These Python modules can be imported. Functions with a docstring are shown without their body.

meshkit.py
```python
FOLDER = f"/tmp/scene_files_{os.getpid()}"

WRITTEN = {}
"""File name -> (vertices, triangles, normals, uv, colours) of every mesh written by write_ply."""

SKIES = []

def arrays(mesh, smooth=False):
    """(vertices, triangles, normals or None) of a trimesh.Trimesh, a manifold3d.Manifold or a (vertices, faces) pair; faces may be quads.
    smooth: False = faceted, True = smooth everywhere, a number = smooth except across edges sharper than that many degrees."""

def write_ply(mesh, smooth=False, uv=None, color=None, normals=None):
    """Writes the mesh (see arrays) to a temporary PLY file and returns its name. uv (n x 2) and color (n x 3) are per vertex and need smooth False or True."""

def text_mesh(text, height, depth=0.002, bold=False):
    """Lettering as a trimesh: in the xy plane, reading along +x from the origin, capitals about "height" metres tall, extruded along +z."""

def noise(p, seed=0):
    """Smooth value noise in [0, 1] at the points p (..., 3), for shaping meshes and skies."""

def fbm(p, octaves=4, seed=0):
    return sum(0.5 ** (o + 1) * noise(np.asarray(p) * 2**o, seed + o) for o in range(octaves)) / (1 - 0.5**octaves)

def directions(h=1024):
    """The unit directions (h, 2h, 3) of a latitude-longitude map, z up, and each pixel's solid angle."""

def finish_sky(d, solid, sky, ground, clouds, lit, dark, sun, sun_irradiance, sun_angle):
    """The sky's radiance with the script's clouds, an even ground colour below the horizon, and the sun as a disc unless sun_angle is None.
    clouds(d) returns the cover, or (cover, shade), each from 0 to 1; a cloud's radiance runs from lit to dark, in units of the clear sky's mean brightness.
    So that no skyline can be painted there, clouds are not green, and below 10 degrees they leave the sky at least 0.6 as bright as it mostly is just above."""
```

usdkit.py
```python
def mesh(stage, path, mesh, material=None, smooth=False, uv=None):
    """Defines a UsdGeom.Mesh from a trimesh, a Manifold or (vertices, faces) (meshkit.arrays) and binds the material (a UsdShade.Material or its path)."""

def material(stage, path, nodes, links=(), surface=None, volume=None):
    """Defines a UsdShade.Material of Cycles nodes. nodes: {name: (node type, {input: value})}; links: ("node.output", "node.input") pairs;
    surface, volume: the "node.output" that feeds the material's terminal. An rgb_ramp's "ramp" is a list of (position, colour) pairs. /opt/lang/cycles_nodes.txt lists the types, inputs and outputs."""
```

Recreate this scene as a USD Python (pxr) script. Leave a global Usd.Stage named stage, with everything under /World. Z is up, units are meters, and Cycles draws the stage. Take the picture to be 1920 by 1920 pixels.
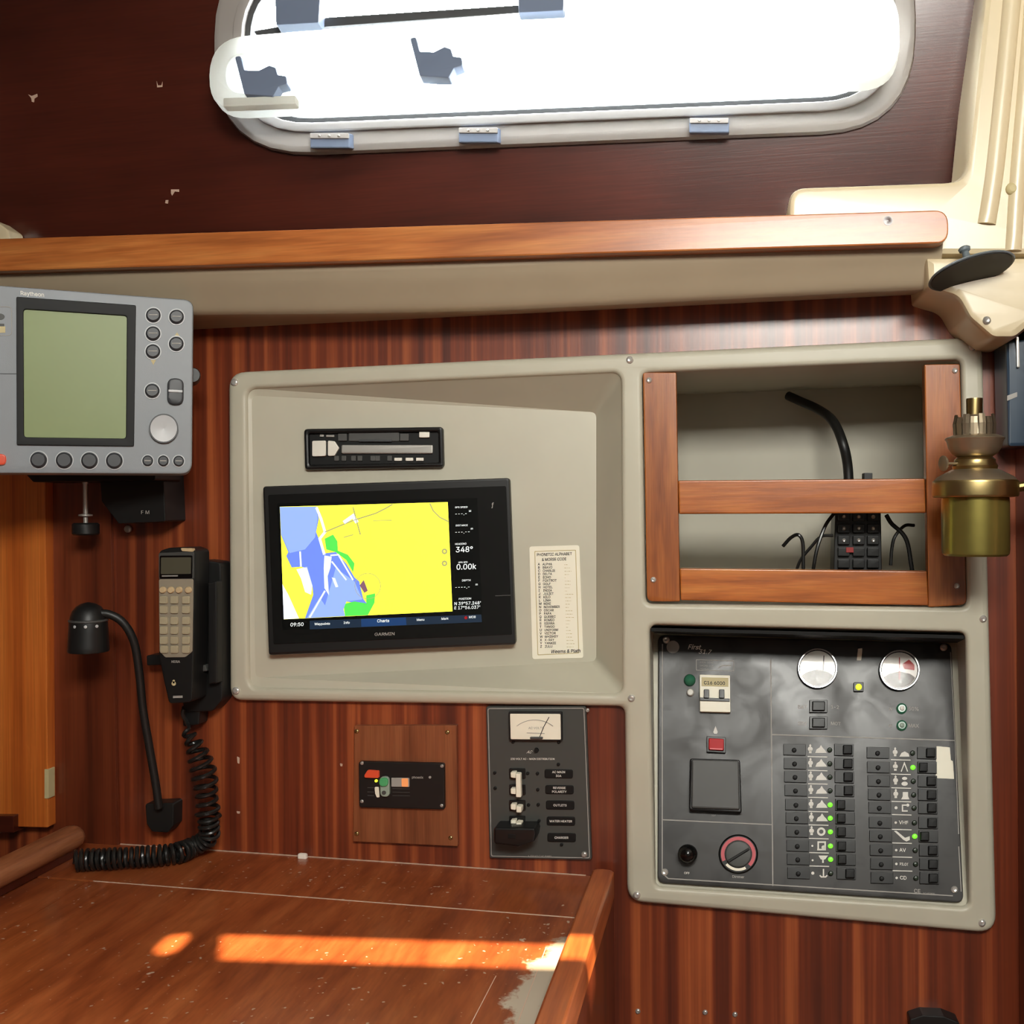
import math, random
import numpy as np, trimesh, usdkit, meshkit
from shapely.geometry import Polygon
from pxr import Usd, UsdGeom, UsdLux, Gf, Sdf, UsdShade

random.seed(7)
stage = Usd.Stage.CreateInMemory()
UsdGeom.SetStageUpAxis(stage, UsdGeom.Tokens.z)
UsdGeom.SetStageMetersPerUnit(stage, 1.0)
UsdGeom.Xform.Define(stage, '/World')
UsdGeom.Scope.Define(stage, '/World/Looks')


def C(r, g, b):
    return tuple((c / 255 / 12.92 if c / 255 <= 0.04045 else ((c / 255 + 0.055) / 1.055) ** 2.4) for c in (r, g, b))


# ------------------------------------------------------------------ camera
YAW, ROLL, DIST, FPX = math.radians(12.0), math.radians(-0.4), 1.27, 1920.0
EYE = np.array([DIST * math.sin(YAW), -DIST * math.cos(YAW), 1.2])
FWD = np.array([-math.sin(YAW), math.cos(YAW), 0.0])
_r0, _u0 = np.array([math.cos(YAW), math.sin(YAW), 0.0]), np.array([0, 0, 1.0])
RIGHT = _r0 * math.cos(ROLL) + _u0 * math.sin(ROLL)
UP = _u0 * math.cos(ROLL) - _r0 * math.sin(ROLL)
cam = UsdGeom.Camera.Define(stage, '/World/camera')
_m = Gf.Matrix4d(*RIGHT, 0, *UP, 0, *(-FWD), 0, *EYE, 1)
cam.AddTransformOp().Set(_m)
cam.CreateHorizontalApertureAttr(24.0)
cam.CreateVerticalApertureAttr(24.0)
cam.CreateFocalLengthAttr(24.0)
cam.CreateClippingRangeAttr(Gf.Vec2f(0.02, 100))
cam.CreateExposureAttr(0.0)

# ------------------------------------------------------------------ sky, sun, area lights
SUN = np.array([0.30, -0.50, 0.81])
SUN = SUN / np.linalg.norm(SUN)
dome = UsdLux.DomeLight.Define(stage, '/World/sky')
dome.CreateIntensityAttr(8.0)
dome.CreateColorAttr(Gf.Vec3f(0.86, 0.94, 1.0))


def look(prim, pos, target):
    z = np.array(pos, float) - np.array(target, float)
    z /= np.linalg.norm(z)
    x = np.cross([0, 0, 1.0], z)
    x /= np.linalg.norm(x)
    y = np.cross(z, x)
    UsdGeom.Xformable(prim).AddTransformOp().Set(Gf.Matrix4d(*x, 0, *y, 0, *z, 0, *map(float, pos), 1))


def rect_light(name, pos, target, w, h, inten, col):
    l = UsdLux.RectLight.Define(stage, '/World/' + name)
    l.CreateWidthAttr(w)
    l.CreateHeightAttr(h)
    l.CreateIntensityAttr(inten)
    l.CreateColorAttr(Gf.Vec3f(*col))
    look(l.GetPrim(), pos, target)


sun = UsdLux.DistantLight.Define(stage, '/World/sun')
sun.CreateIntensityAttr(78000.0)
sun.CreateAngleAttr(0.6)
sun.CreateColorAttr(Gf.Vec3f(1.0, 0.76, 0.48))
look(sun.GetPrim(), SUN * 5, (0, 0, 0))
# unseen overhead hatch behind the viewer, plus an added fill standing in for ports
rect_light('hatch_daylight', (0.46, -1.50, 1.79), (0.25, 0, 1.15), 0.60, 0.24, 44.0, (1.0, 0.985, 0.91))
rect_light('port_fill', (0.1, -2.55, 1.75), (0, 0, 1.15), 2.2, 0.4, 0.35, (1.0, 0.985, 0.91))

# ------------------------------------------------------------------ pixel <-> world measuring


def ray(px, py):
    return FWD + (px - 960) / FPX * RIGHT - (py - 960) / FPX * UP


class Plane:
    """Turns a photograph position on a real plane into a point of the world; h is metres off the plane."""

    def __init__(s, p0, n, scale=0.00066):
        s.p0, s.n, s.scale = np.array(p0, float), np.array(n, float) / np.linalg.norm(n), scale

    def W(s, px, py, h=0.0):
        d = ray(px, py)
        t = np.dot(s.p0 - EYE, s.n) / np.dot(d, s.n)
        return EYE + d * t + s.n * h


class Frame:
    """A plain local frame in metres."""
    scale = 1.0

    def __init__(s, o=(0, 0, 0), x=(1, 0, 0), y=(0, 1, 0), z=(0, 0, 1)):
        s.o, s.x, s.y, s.z = (np.array(a, float) for a in (o, x, y, z))

    def W(s, u, v, h=0.0):
        return s.o + s.x * u + s.y * v + s.z * h


def yplane(y):
    return Plane((0, y, 0), (0, -1, 0), 0.00066 * (1.242 + y) / 1.242)


def plane3(a, b, c):
    p = [yplane(q[2]).W(q[0], q[1]) for q in (a, b, c)]
    n = np.cross(p[1] - p[0], p[2] - p[0])
    if np.dot(n, EYE - p[0]) < 0:
        n = -n
    return Plane(p[0], n)


WORLD = Frame()
WALL = yplane(0.0)


# ------------------------------------------------------------------ shapes (local u, v, h)
def area(p):
    p = np.asarray(p)
    x, y = p[:, 0], p[:, 1]
    return 0.5 * np.sum(x * np.roll(y, -1) - np.roll(x, -1) * y)


def rp(pts, r=0, n=5):
    """polygon with rounded corners"""
    pts = np.asarray(pts, float)
    k = len(pts)
    rr = [r] * k if np.ndim(r) == 0 else list(r)
    out = []
    for i in range(k):
        p, a, b = pts[i], pts[i - 1], pts[(i + 1) % k]
        u, v = a - p, b - p
        lu, lv = np.linalg.norm(u), np.linalg.norm(v)
        u, v = u / lu, v / lv
        ang = math.acos(max(-1, min(1, float(np.dot(u, v)))))
        d = min(max(rr[i], 1e-5) / max(math.tan(ang / 2), 1e-3), 0.49 * lu, 0.49 * lv)
        s, e = p + u * d, p + v * d
        for j in range(n + 1):
            t = j / n
            out.append((1 - t) ** 2 * s + 2 * t * (1 - t) * p + t * t * e)
    return np.array(out)


def inset(pts, b):
    pts = np.asarray(pts, float)
    sg = 1 if area(pts) > 0 else -1
    k = len(pts)
    out = []
    for i in range(k):
        p, a, c = pts[i], pts[i - 1], pts[(i + 1) % k]
        d1, d2 = (p - a) / np.linalg.norm(p - a), (c - p) / np.linalg.norm(c - p)
        n1, n2 = sg * np.array([-d1[1], d1[0]]), sg * np.array([-d2[1], d2[0]])
        m = n1 + n2
        out.append(p + m * b / max(0.25, 1 + np.dot(n1, n2)))
    return np.array(out)


def lay(loop2, h):
    loop2 = np.asarray(loop2, float)
    return np.column_stack([loop2, np.full(len(loop2), float(h))])


def tri_cap(loop3, holes=()):
    poly = Polygon(loop3[:, :2], [x[:, :2] for x in holes])
    v, f = trimesh.creation.triangulate_polygon(poly, engine='earcut')
    return trimesh.Trimesh(np.column_stack([v, np.full(len(v), loop3[0, 2])]), f, process=False)


def strips(loops):
    n = len(loops[0])
    v = np.vstack(loops)
    f = []
    for k in range(len(loops) - 1):
        a, b = k * n, (k + 1) * n
        for i in range(n):
            j = (i + 1) % n
            f += [(a + i, a + j, b + j), (a + i, b + j, b + i)]
    return trimesh.Trimesh(v, f, process=False)


def fan(loop, flip=False):
    c = loop.mean(0)
    n = len(loop)
    f = [(i, (i + 1) % n, n) if not flip else ((i + 1) % n, i, n) for i in range(n)]
    return trimesh.Trimesh(np.vstack([loop, c]), f, process=False)


def solid(loops):
    m = trimesh.util.concatenate([fan(loops[0], True), strips(loops), fan(loops[-1])])
    m.merge_vertices()
    return m


def slab(pts, h0, h1, r=3, b=1.5, scale=0.00066, n=4):
    """rounded, chamfered plate: outline pts, from h0 to h1 (front)"""
    pts = np.asarray(pts, float)
    L = abs(h1 - h0)
    bh = min(b * scale, 0.9 * L)
    s = 1 if h1 > h0 else -1
    ins = lambda q: rp(inset(pts, q), np.maximum(np.full(len(pts), 0.0) + r - q, .01), n)
    loops = [lay(rp(pts, r, n), h0), lay(rp(pts, r, n), h1 - s * bh), lay(ins(b * .3), h1 - s * bh * .3), lay(ins(b), h1)]
    m = cat(strips(loops), tri_cap(loops[0]), tri_cap(loops[-1]))
    m.merge_vertices()
    return m


def box(x0, y0, x1, y1, h0, h1, r=2, b=1, scale=0.00066):
    return slab([(x0, y0), (x1, y0), (x1, y1), (x0, y1)], h0, h1, r, b, scale)


def ring_pts(cx, cy, r, n=28, ry=None):
    a = np.linspace(0, 2 * math.pi, n, endpoint=False)
    return np.column_stack([cx + r * np.cos(a), cy + (ry or r) * np.sin(a)])


def turned(cx, cy, prof, n=28):
    """profile of (radius, h) turned about the plane's normal at cx, cy"""
    m = solid([lay(ring_pts(cx, cy, max(r, 1e-4), n), h) for r, h in prof])
    return m


def dome_screw(cx, cy, r=6, h0=0.0, k=0.00066):
    return turned(cx, cy, [(r, h0 - 0.001), (r, h0 + r * k * .2), (r * .85, h0 + r * k * .45), (r * .5, h0 + r * k * .62), (r * .12, h0 + r * k * .55)], 14)


def ringplate(cx, cy, r0, r1, h0, h1, n=32, a0=0, a1=360):
    full = abs(a1 - a0) >= 359.9
    a = np.radians(np.linspace(a0, a1, n + 1))
    prof = [(r0, h0), (r0, h1), (r1, h1), (r1, h0)]
    v = np.array([(cx + r * math.cos(t), cy + r * math.sin(t), h) for t in a for r, h in prof])
    f = []
    for i in range(n):
        for k in range(4):
            p, q = i * 4 + k, i * 4 + (k + 1) % 4
            f += [(p, q, q + 4), (p, q + 4, p + 4)]
    if not full:
        e = n * 4
        f += [(0, 2, 1), (0, 3, 2), (e, e + 1, e + 2), (e, e + 2, e + 3)]
    return trimesh.Trimesh(v, f, process=False)


def line(pts, w, h0, h1):
    """flat strip of width w along pts"""
    from shapely.geometry import LineString
    g = LineString(pts).buffer(w / 2, cap_style=2, join_style=2)
    m = trimesh.creation.extrude_polygon(g, 1.0, engine='earcut')
    v = m.vertices.copy()
    v[:, 2] = np.where(v[:, 2] > 0.5, h1, h0)
    return trimesh.Trimesh(v, m.faces, process=False)


def flat(pts, h0, h1):
    m = trimesh.creation.extrude_polygon(Polygon(pts).buffer(0), 1.0, engine='earcut')
    v = m.vertices.copy()
    v[:, 2] = np.where(v[:, 2] > 0.5, h1, h0)
    return trimesh.Trimesh(v, m.faces, process=False)


def text(t, px, py, hpx, h, slope=0.0, bold=False, center=False, lean=0.0, wide=1.0, scale=None):
    m = meshkit.text_mesh(t, hpx, 0.00025, bold)
    v = m.vertices.copy()
    x = v[:, 0] * wide
    if center:
        x = x - (x.max() + x.min()) / 2
    y = v[:, 1]
    x = x + lean * y
    return trimesh.Trimesh(np.column_stack([px + x - slope * y, py - y + slope * x, v[:, 2] + h]), m.faces, process=False)


def cat(*ms):
    out = []
    for m in ms:
        out += list(m) if isinstance(m, (list, tuple)) else [m]
    return trimesh.util.concatenate(out)


def put(m, P):
    """local (u, v, h) -> world"""
    v = np.array([P.W(*p) for p in m.vertices])
    w = trimesh.Trimesh(v, m.faces.copy(), process=False)
    if w.volume < 0:
        w.invert()
    return w


def spline(pts, n=8):
    pts = np.asarray(pts, float)
    p = np.vstack([2 * pts[0] - pts[1], pts, 2 * pts[-1] - pts[-2]])
    out = []
    for i in range(1, len(p) - 2):
        for j in range(n):
            t = j / n
            out.append(0.5 * (2 * p[i] + (p[i + 1] - p[i - 1]) * t + (2 * p[i - 1] - 5 * p[i] + 4 * p[i + 1] - p[i + 2]) * t * t + (3 * p[i] - p[i - 1] - 3 * p[i + 1] + p[i + 2]) * t ** 3))
    out.append(pts[-1])
    return np.array(out)


def frames(P):
    T = np.gradient(P, axis=0)
    T /= np.linalg.norm(T, axis=1, keepdims=True)
    N = np.zeros_like(P)
    a = np.array([0, 0, 1.0]) if abs(T[0][2]) < 0.9 else np.array([1.0, 0, 0])
    N[0] = np.cross(T[0], a)
    N[0] /= np.linalg.norm(N[0])
    for i in range(1, len(P)):
        v = N[i - 1] - T[i] * np.dot(N[i - 1], T[i])
        N[i] = v / np.linalg.norm(v)
    return T, N, np.cross(T, N)


def tube(P, r, n=8):
    P = np.asarray(P, float)
    rr = np.full(len(P), r) if np.ndim(r) == 0 else np.asarray(r)
    T, N, B = frames(P)
    a = np.linspace(0, 2 * math.pi, n, endpoint=False)
    loops = [P[i] + rr[i] * (np.cos(a)[:, None] * N[i] + np.sin(a)[:, None] * B[i]) for i in range(len(P))]
    m = solid(loops)
    if m.volume < 0:
        m.invert()
    return m


def lathe(c, prof, n=32, axis=(0, 0, 1)):
    """profile of (radius, height) in metres turned about the axis through c (world)"""
    ax = np.array(axis, float) / np.linalg.norm(axis)
    u = np.cross(ax, [1, 0, 0] if abs(ax[0]) < .9 else [0, 1, 0])
    u /= np.linalg.norm(u)
    w = np.cross(ax, u)
    a = np.linspace(0, 2 * math.pi, n, endpoint=False)
    loops = [np.array(c) + ax * h + max(r, 1e-5) * (np.cos(a)[:, None] * u + np.sin(a)[:, None] * w) for r, h in prof]
    m = solid(loops)
    if m.volume < 0:
        m.invert()
    return m


def wbox(x0, x1, y0, y1, z0, z1, r=0.003, b=0.0015):
    m = slab([(x0, y0), (x1, y0), (x1, y1), (x0, y1)], z0, z1, r, b, 1.0)
    if m.volume < 0:
        m.invert()
    return m


# ------------------------------------------------------------------ scene tree
_used = {}


def numbered(parent, name):
    k = _used.get((parent, name), -1) + 1
    _used[(parent, name)] = k
    return f'{parent}/{name}' + (f'_{k:03d}' if k else '')


_org = {}


def tag(prim, label=None, category=None, group=None, kind=None):
    for k, v in (('label', label), ('category', category), ('group', group), ('kind', kind)):
        if v:
            prim.SetCustomDataByKey(k, v)


def thing(name, label, category, origin, group=None, kind=None):
    path = numbered('/World', name)
    x = UsdGeom.Xform.Define(stage, path)
    o = np.array(origin, float)
    x.AddTranslateOp().Set(Gf.Vec3d(*o))
    _org[path] = o
    tag(x.GetPrim(), label, category, group, kind)
    return path


def part(parent, name, m, mat, P=None, smooth=35, label=None):
    """a mesh that is a part of parent; P maps local coordinates to the world"""
    if P is not None:
        m = put(m, P)
    top = '/World/' + parent.split('/')[2]
    v = m.vertices - _org[top]
    path = numbered(parent, name)
    g = usdkit.mesh(stage, path, trimesh.Trimesh(v, m.faces, process=False), MAT(mat), smooth=smooth)
    if label:
        g.GetPrim().SetCustomDataByKey('label', label)
    return path


def single(name, m, mat, label, category, P=None, smooth=35, kind=None, group=None):
    if P is not None:
        m = put(m, P)
    o = m.vertices.mean(0)
    path = numbered('/World', name)
    g = usdkit.mesh(stage, path, trimesh.Trimesh(m.vertices - o, m.faces, process=False), MAT(mat), smooth=smooth)
    UsdGeom.Xformable(g).AddTranslateOp().Set(Gf.Vec3d(*o))
    _org[path] = o
    tag(g.GetPrim(), label, category, group, kind)
    return path


# ------------------------------------------------------------------ materials
_mats = {}


def MAT(name):
    if name not in _mats:
        _mats[name] = DEF[name]('/World/Looks/' + name)
    return _mats[name]


def plain(col, rough=0.5, metal=0.0, coat=0.0, bumpy=0.0, bscale=300.0, var=0.0, spec=0.5):
    def make(path):
        nodes = {'p': ('principled_bsdf', {'base_color': col, 'roughness': rough, 'metallic': metal, 'coat_weight': coat, 'specular_ior_level': spec})}
        links = []
        if bumpy or var:
            nodes['g'] = ('geometry', {})
            nodes['n'] = ('noise_texture', {'scale': bscale, 'detail': 3.0})
            links += [('g.position', 'n.vector')]
        if bumpy:
            nodes['b'] = ('bump', {'strength': bumpy, 'distance': 0.001})
            links += [('n.fac', 'b.height'), ('b.normal', 'p.normal')]
        if var:
            nodes['n2'] = ('noise_texture', {'scale': 14.0, 'detail': 4.0})
            nodes['r'] = ('rgb_ramp', {'ramp': [(0.3, tuple(c * (1 - var) for c in col)), (0.7, tuple(min(1, c * (1 + var)) for c in col))]})
            links += [('g.position', 'n2.vector'), ('n2.fac', 'r.fac'), ('r.color', 'p.base_color')]
        return usdkit.material(stage, path, nodes, links, surface='p.BSDF')
    return make


def glow(col, s=1.0):
    def make(path):
        return usdkit.material(stage, path, {'p': ('principled_bsdf', {'base_color': tuple(c * .3 for c in col), 'roughness': 0.3, 'emission_color': col, 'emission_strength': s})}, [], surface='p.BSDF')
    return make


def wood(dark, mid, light, scale=(70, 70, 1.2), fine=(420, 420, 9), rough=0.35, coat=0.3, mixf=0.35, bump=0.08, crough=0.18, wear=None, stops=(0.30, 0.48, 0.70)):
    def make(path):
        nodes = {
            'g': ('geometry', {}),
            'm1': ('mapping', {'scale': scale}),
            'n1': ('noise_texture', {'scale': 1.0, 'detail': 3.0, 'roughness': 0.55, 'distortion': 0.15}),
            'r1': ('rgb_ramp', {'ramp': [(stops[0], dark), (stops[1], mid), (stops[2], light)]}),
            'm2': ('mapping', {'scale': fine}),
            'n2': ('noise_texture', {'scale': 1.0, 'detail': 2.0}),
            'r2': ('rgb_ramp', {'ramp': [(0.3, (0.45, 0.42, 0.40)), (0.65, (1.0, 1.0, 1.0))]}),
            'mx': ('mix', {'mix_type': 'multiply', 'fac': mixf}),
            'n3': ('noise_texture', {'scale': 5.0, 'detail': 2.0}),
            'r3': ('rgb_ramp', {'ramp': [(0.3, (0.72, 0.68, 0.66)), (0.7, (1.12, 1.1, 1.08))]}),
            'mx2': ('mix', {'mix_type': 'multiply', 'fac': 0.6}),
            'b': ('bump', {'strength': bump, 'distance': 0.0008}),
            'p': ('principled_bsdf', {'roughness': rough, 'coat_weight': coat, 'coat_roughness': crough}),
        }
        links = [('g.position', 'm1.vector'), ('m1.vector', 'n1.vector'), ('n1.fac', 'r1.fac'), ('g.position', 'm2.vector'), ('m2.vector', 'n2.vector'), ('n2.fac', 'r2.fac'), ('r1.color', 'mx.color1'), ('r2.color', 'mx.color2'),
                 ('g.position', 'n3.vector'), ('n3.fac', 'r3.fac'), ('mx.color', 'mx2.color1'), ('r3.color', 'mx2.color2'), ('n2.fac', 'b.height'), ('b.normal', 'p.normal')]
        last = 'mx2.color'
        if wear:
            last = wear(nodes, links, last)
        links.append((last, 'p.base_color'))
        return usdkit.material(stage, path, nodes, links, surface='p.BSDF')
    return make


DESK_Z = WALL.W(700, 1614)[2]
DESKP = Plane((0, 0, DESK_Z), (0, 0, 1))
FID_X0 = DESKP.W(1085, 1720)[0]


def desk_wear(nodes, links, last):
    """scattered white specks, and varnish worn to grey along the right-hand fiddle"""
    nodes.update({
        'sep': ('separate_xyz', {}),
        'mr': ('map_range', {'from_min': FID_X0 - 0.055, 'from_max': FID_X0 - 0.002, 'to_min': 0.0, 'to_max': 1.0, 'clamp': True}),
        'my': ('map_range', {'from_min': -0.14, 'from_max': -0.26, 'to_min': 0.0, 'to_max': 1.0, 'clamp': True}),
        'wn': ('noise_texture', {'scale': 38.0, 'detail': 5.0, 'roughness': 0.65}),
        'mm': ('math', {'math_type': 'multiply'}),
        'ma': ('math', {'math_type': 'multiply_add', 'value2': 0.75}),
        'wr': ('rgb_ramp', {'ramp': [(0.80, (0, 0, 0)), (0.93, (1, 1, 1))]}),
        'wm': ('mix', {'color2': C(186, 172, 152)}),
        'vo': ('noise_texture', {'scale': 150.0, 'detail': 1.0}),
        'vn': ('noise_texture', {'scale': 9.0, 'detail': 2.0}),
        'vadd': ('math', {'math_type': 'multiply_add', 'value2': 0.25}),
        'vr': ('rgb_ramp', {'ramp': [(0.855, (0, 0, 0)), (0.90, (1, 1, 1))]}),
        'vm': ('mix', {'color2': C(185, 160, 140)}),
    })
    links += [('g.position', 'sep.vector'), ('sep.x', 'mr.value'), ('sep.y', 'my.value'), ('g.position', 'wn.vector'),
              ('mr.result', 'mm.value1'), ('my.result', 'mm.value2'), ('mm.value', 'ma.value1'), ('wn.fac', 'ma.value3'), ('ma.value', 'wr.fac'),
              (last, 'wm.color1'), ('wr.color', 'wm.fac'),
              ('g.position', 'vo.vector'), ('g.position', 'vn.vector'), ('vn.fac', 'vadd.value1'), ('vo.fac', 'vadd.value3'), ('vadd.value', 'vr.fac'),
              ('wm.color', 'vm.color1'), ('vr.color', 'vm.fac')]
    return 'vm.color'


def panel_plate(path):
    """satin black fascia with greasy wipe marks in the gloss"""
    return usdkit.material(stage, path, {
        'g': ('geometry', {}), 'n': ('noise_texture', {'scale': 22.0, 'detail': 4.0, 'distortion': 0.6}),
        'r': ('map_range', {'from_min': 0.35, 'from_max': 0.7, 'to_min': 0.30, 'to_max': 0.48, 'clamp': True}),
        'c': ('rgb_ramp', {'ramp': [(0.35, C(36, 34, 33)), (0.65, C(48, 45, 43))]}),
        'p': ('principled_bsdf', {'specular_ior_level': 0.48})},
        [('g.position', 'n.vector'), ('n.fac', 'r.value'), ('r.result', 'p.roughness'), ('n.fac', 'c.fac'), ('c.color', 'p.base_color')], surface='p.BSDF')


def acrylic(path):
    return usdkit.material(stage, path, {
        't': ('transparent_bsdf', {'color': (0.96, 0.98, 1.0)}), 'tl': ('translucent_bsdf', {'color': (0.95, 0.97, 1.0)}),
        'gl': ('glossy_bsdf', {'roughness': 0.05, 'color': (1, 1, 1)}), 'f': ('fresnel', {'IOR': 1.49}),
        'm0': ('mix_closure', {'fac': 0.35}), 'm': ('mix_closure', {})},
        [('t.BSDF', 'm0.closure1'), ('tl.BSDF', 'm0.closure2'), ('f.fac', 'm.fac'), ('m0.closure', 'm.closure1'), ('gl.BSDF', 'm.closure2')], surface='m.closure')


def clear_glass(path):
    return usdkit.material(stage, path, {
        't': ('transparent_bsdf', {'color': (0.97, 0.97, 0.97)}), 'gl': ('glossy_bsdf', {'roughness': 0.07, 'color': (1, 1, 1)}), 'f': ('fresnel', {'IOR': 1.3}), 'm': ('mix_closure', {})},
        [('f.fac', 'm.fac'), ('t.BSDF', 'm.closure1'), ('gl.BSDF', 'm.closure2')], surface='m.closure')


def white_translucent(path):
    return usdkit.material(stage, path, {
        'p': ('principled_bsdf', {'base_color': C(246, 244, 236), 'roughness': 0.35}), 'tl': ('translucent_bsdf', {'color': C(240, 240, 235)}), 'm': ('mix_closure', {'fac': 0.6})},
        [('p.BSDF', 'm.closure1'), ('tl.BSDF', 'm.closure2')], surface='m.closure')


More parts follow.
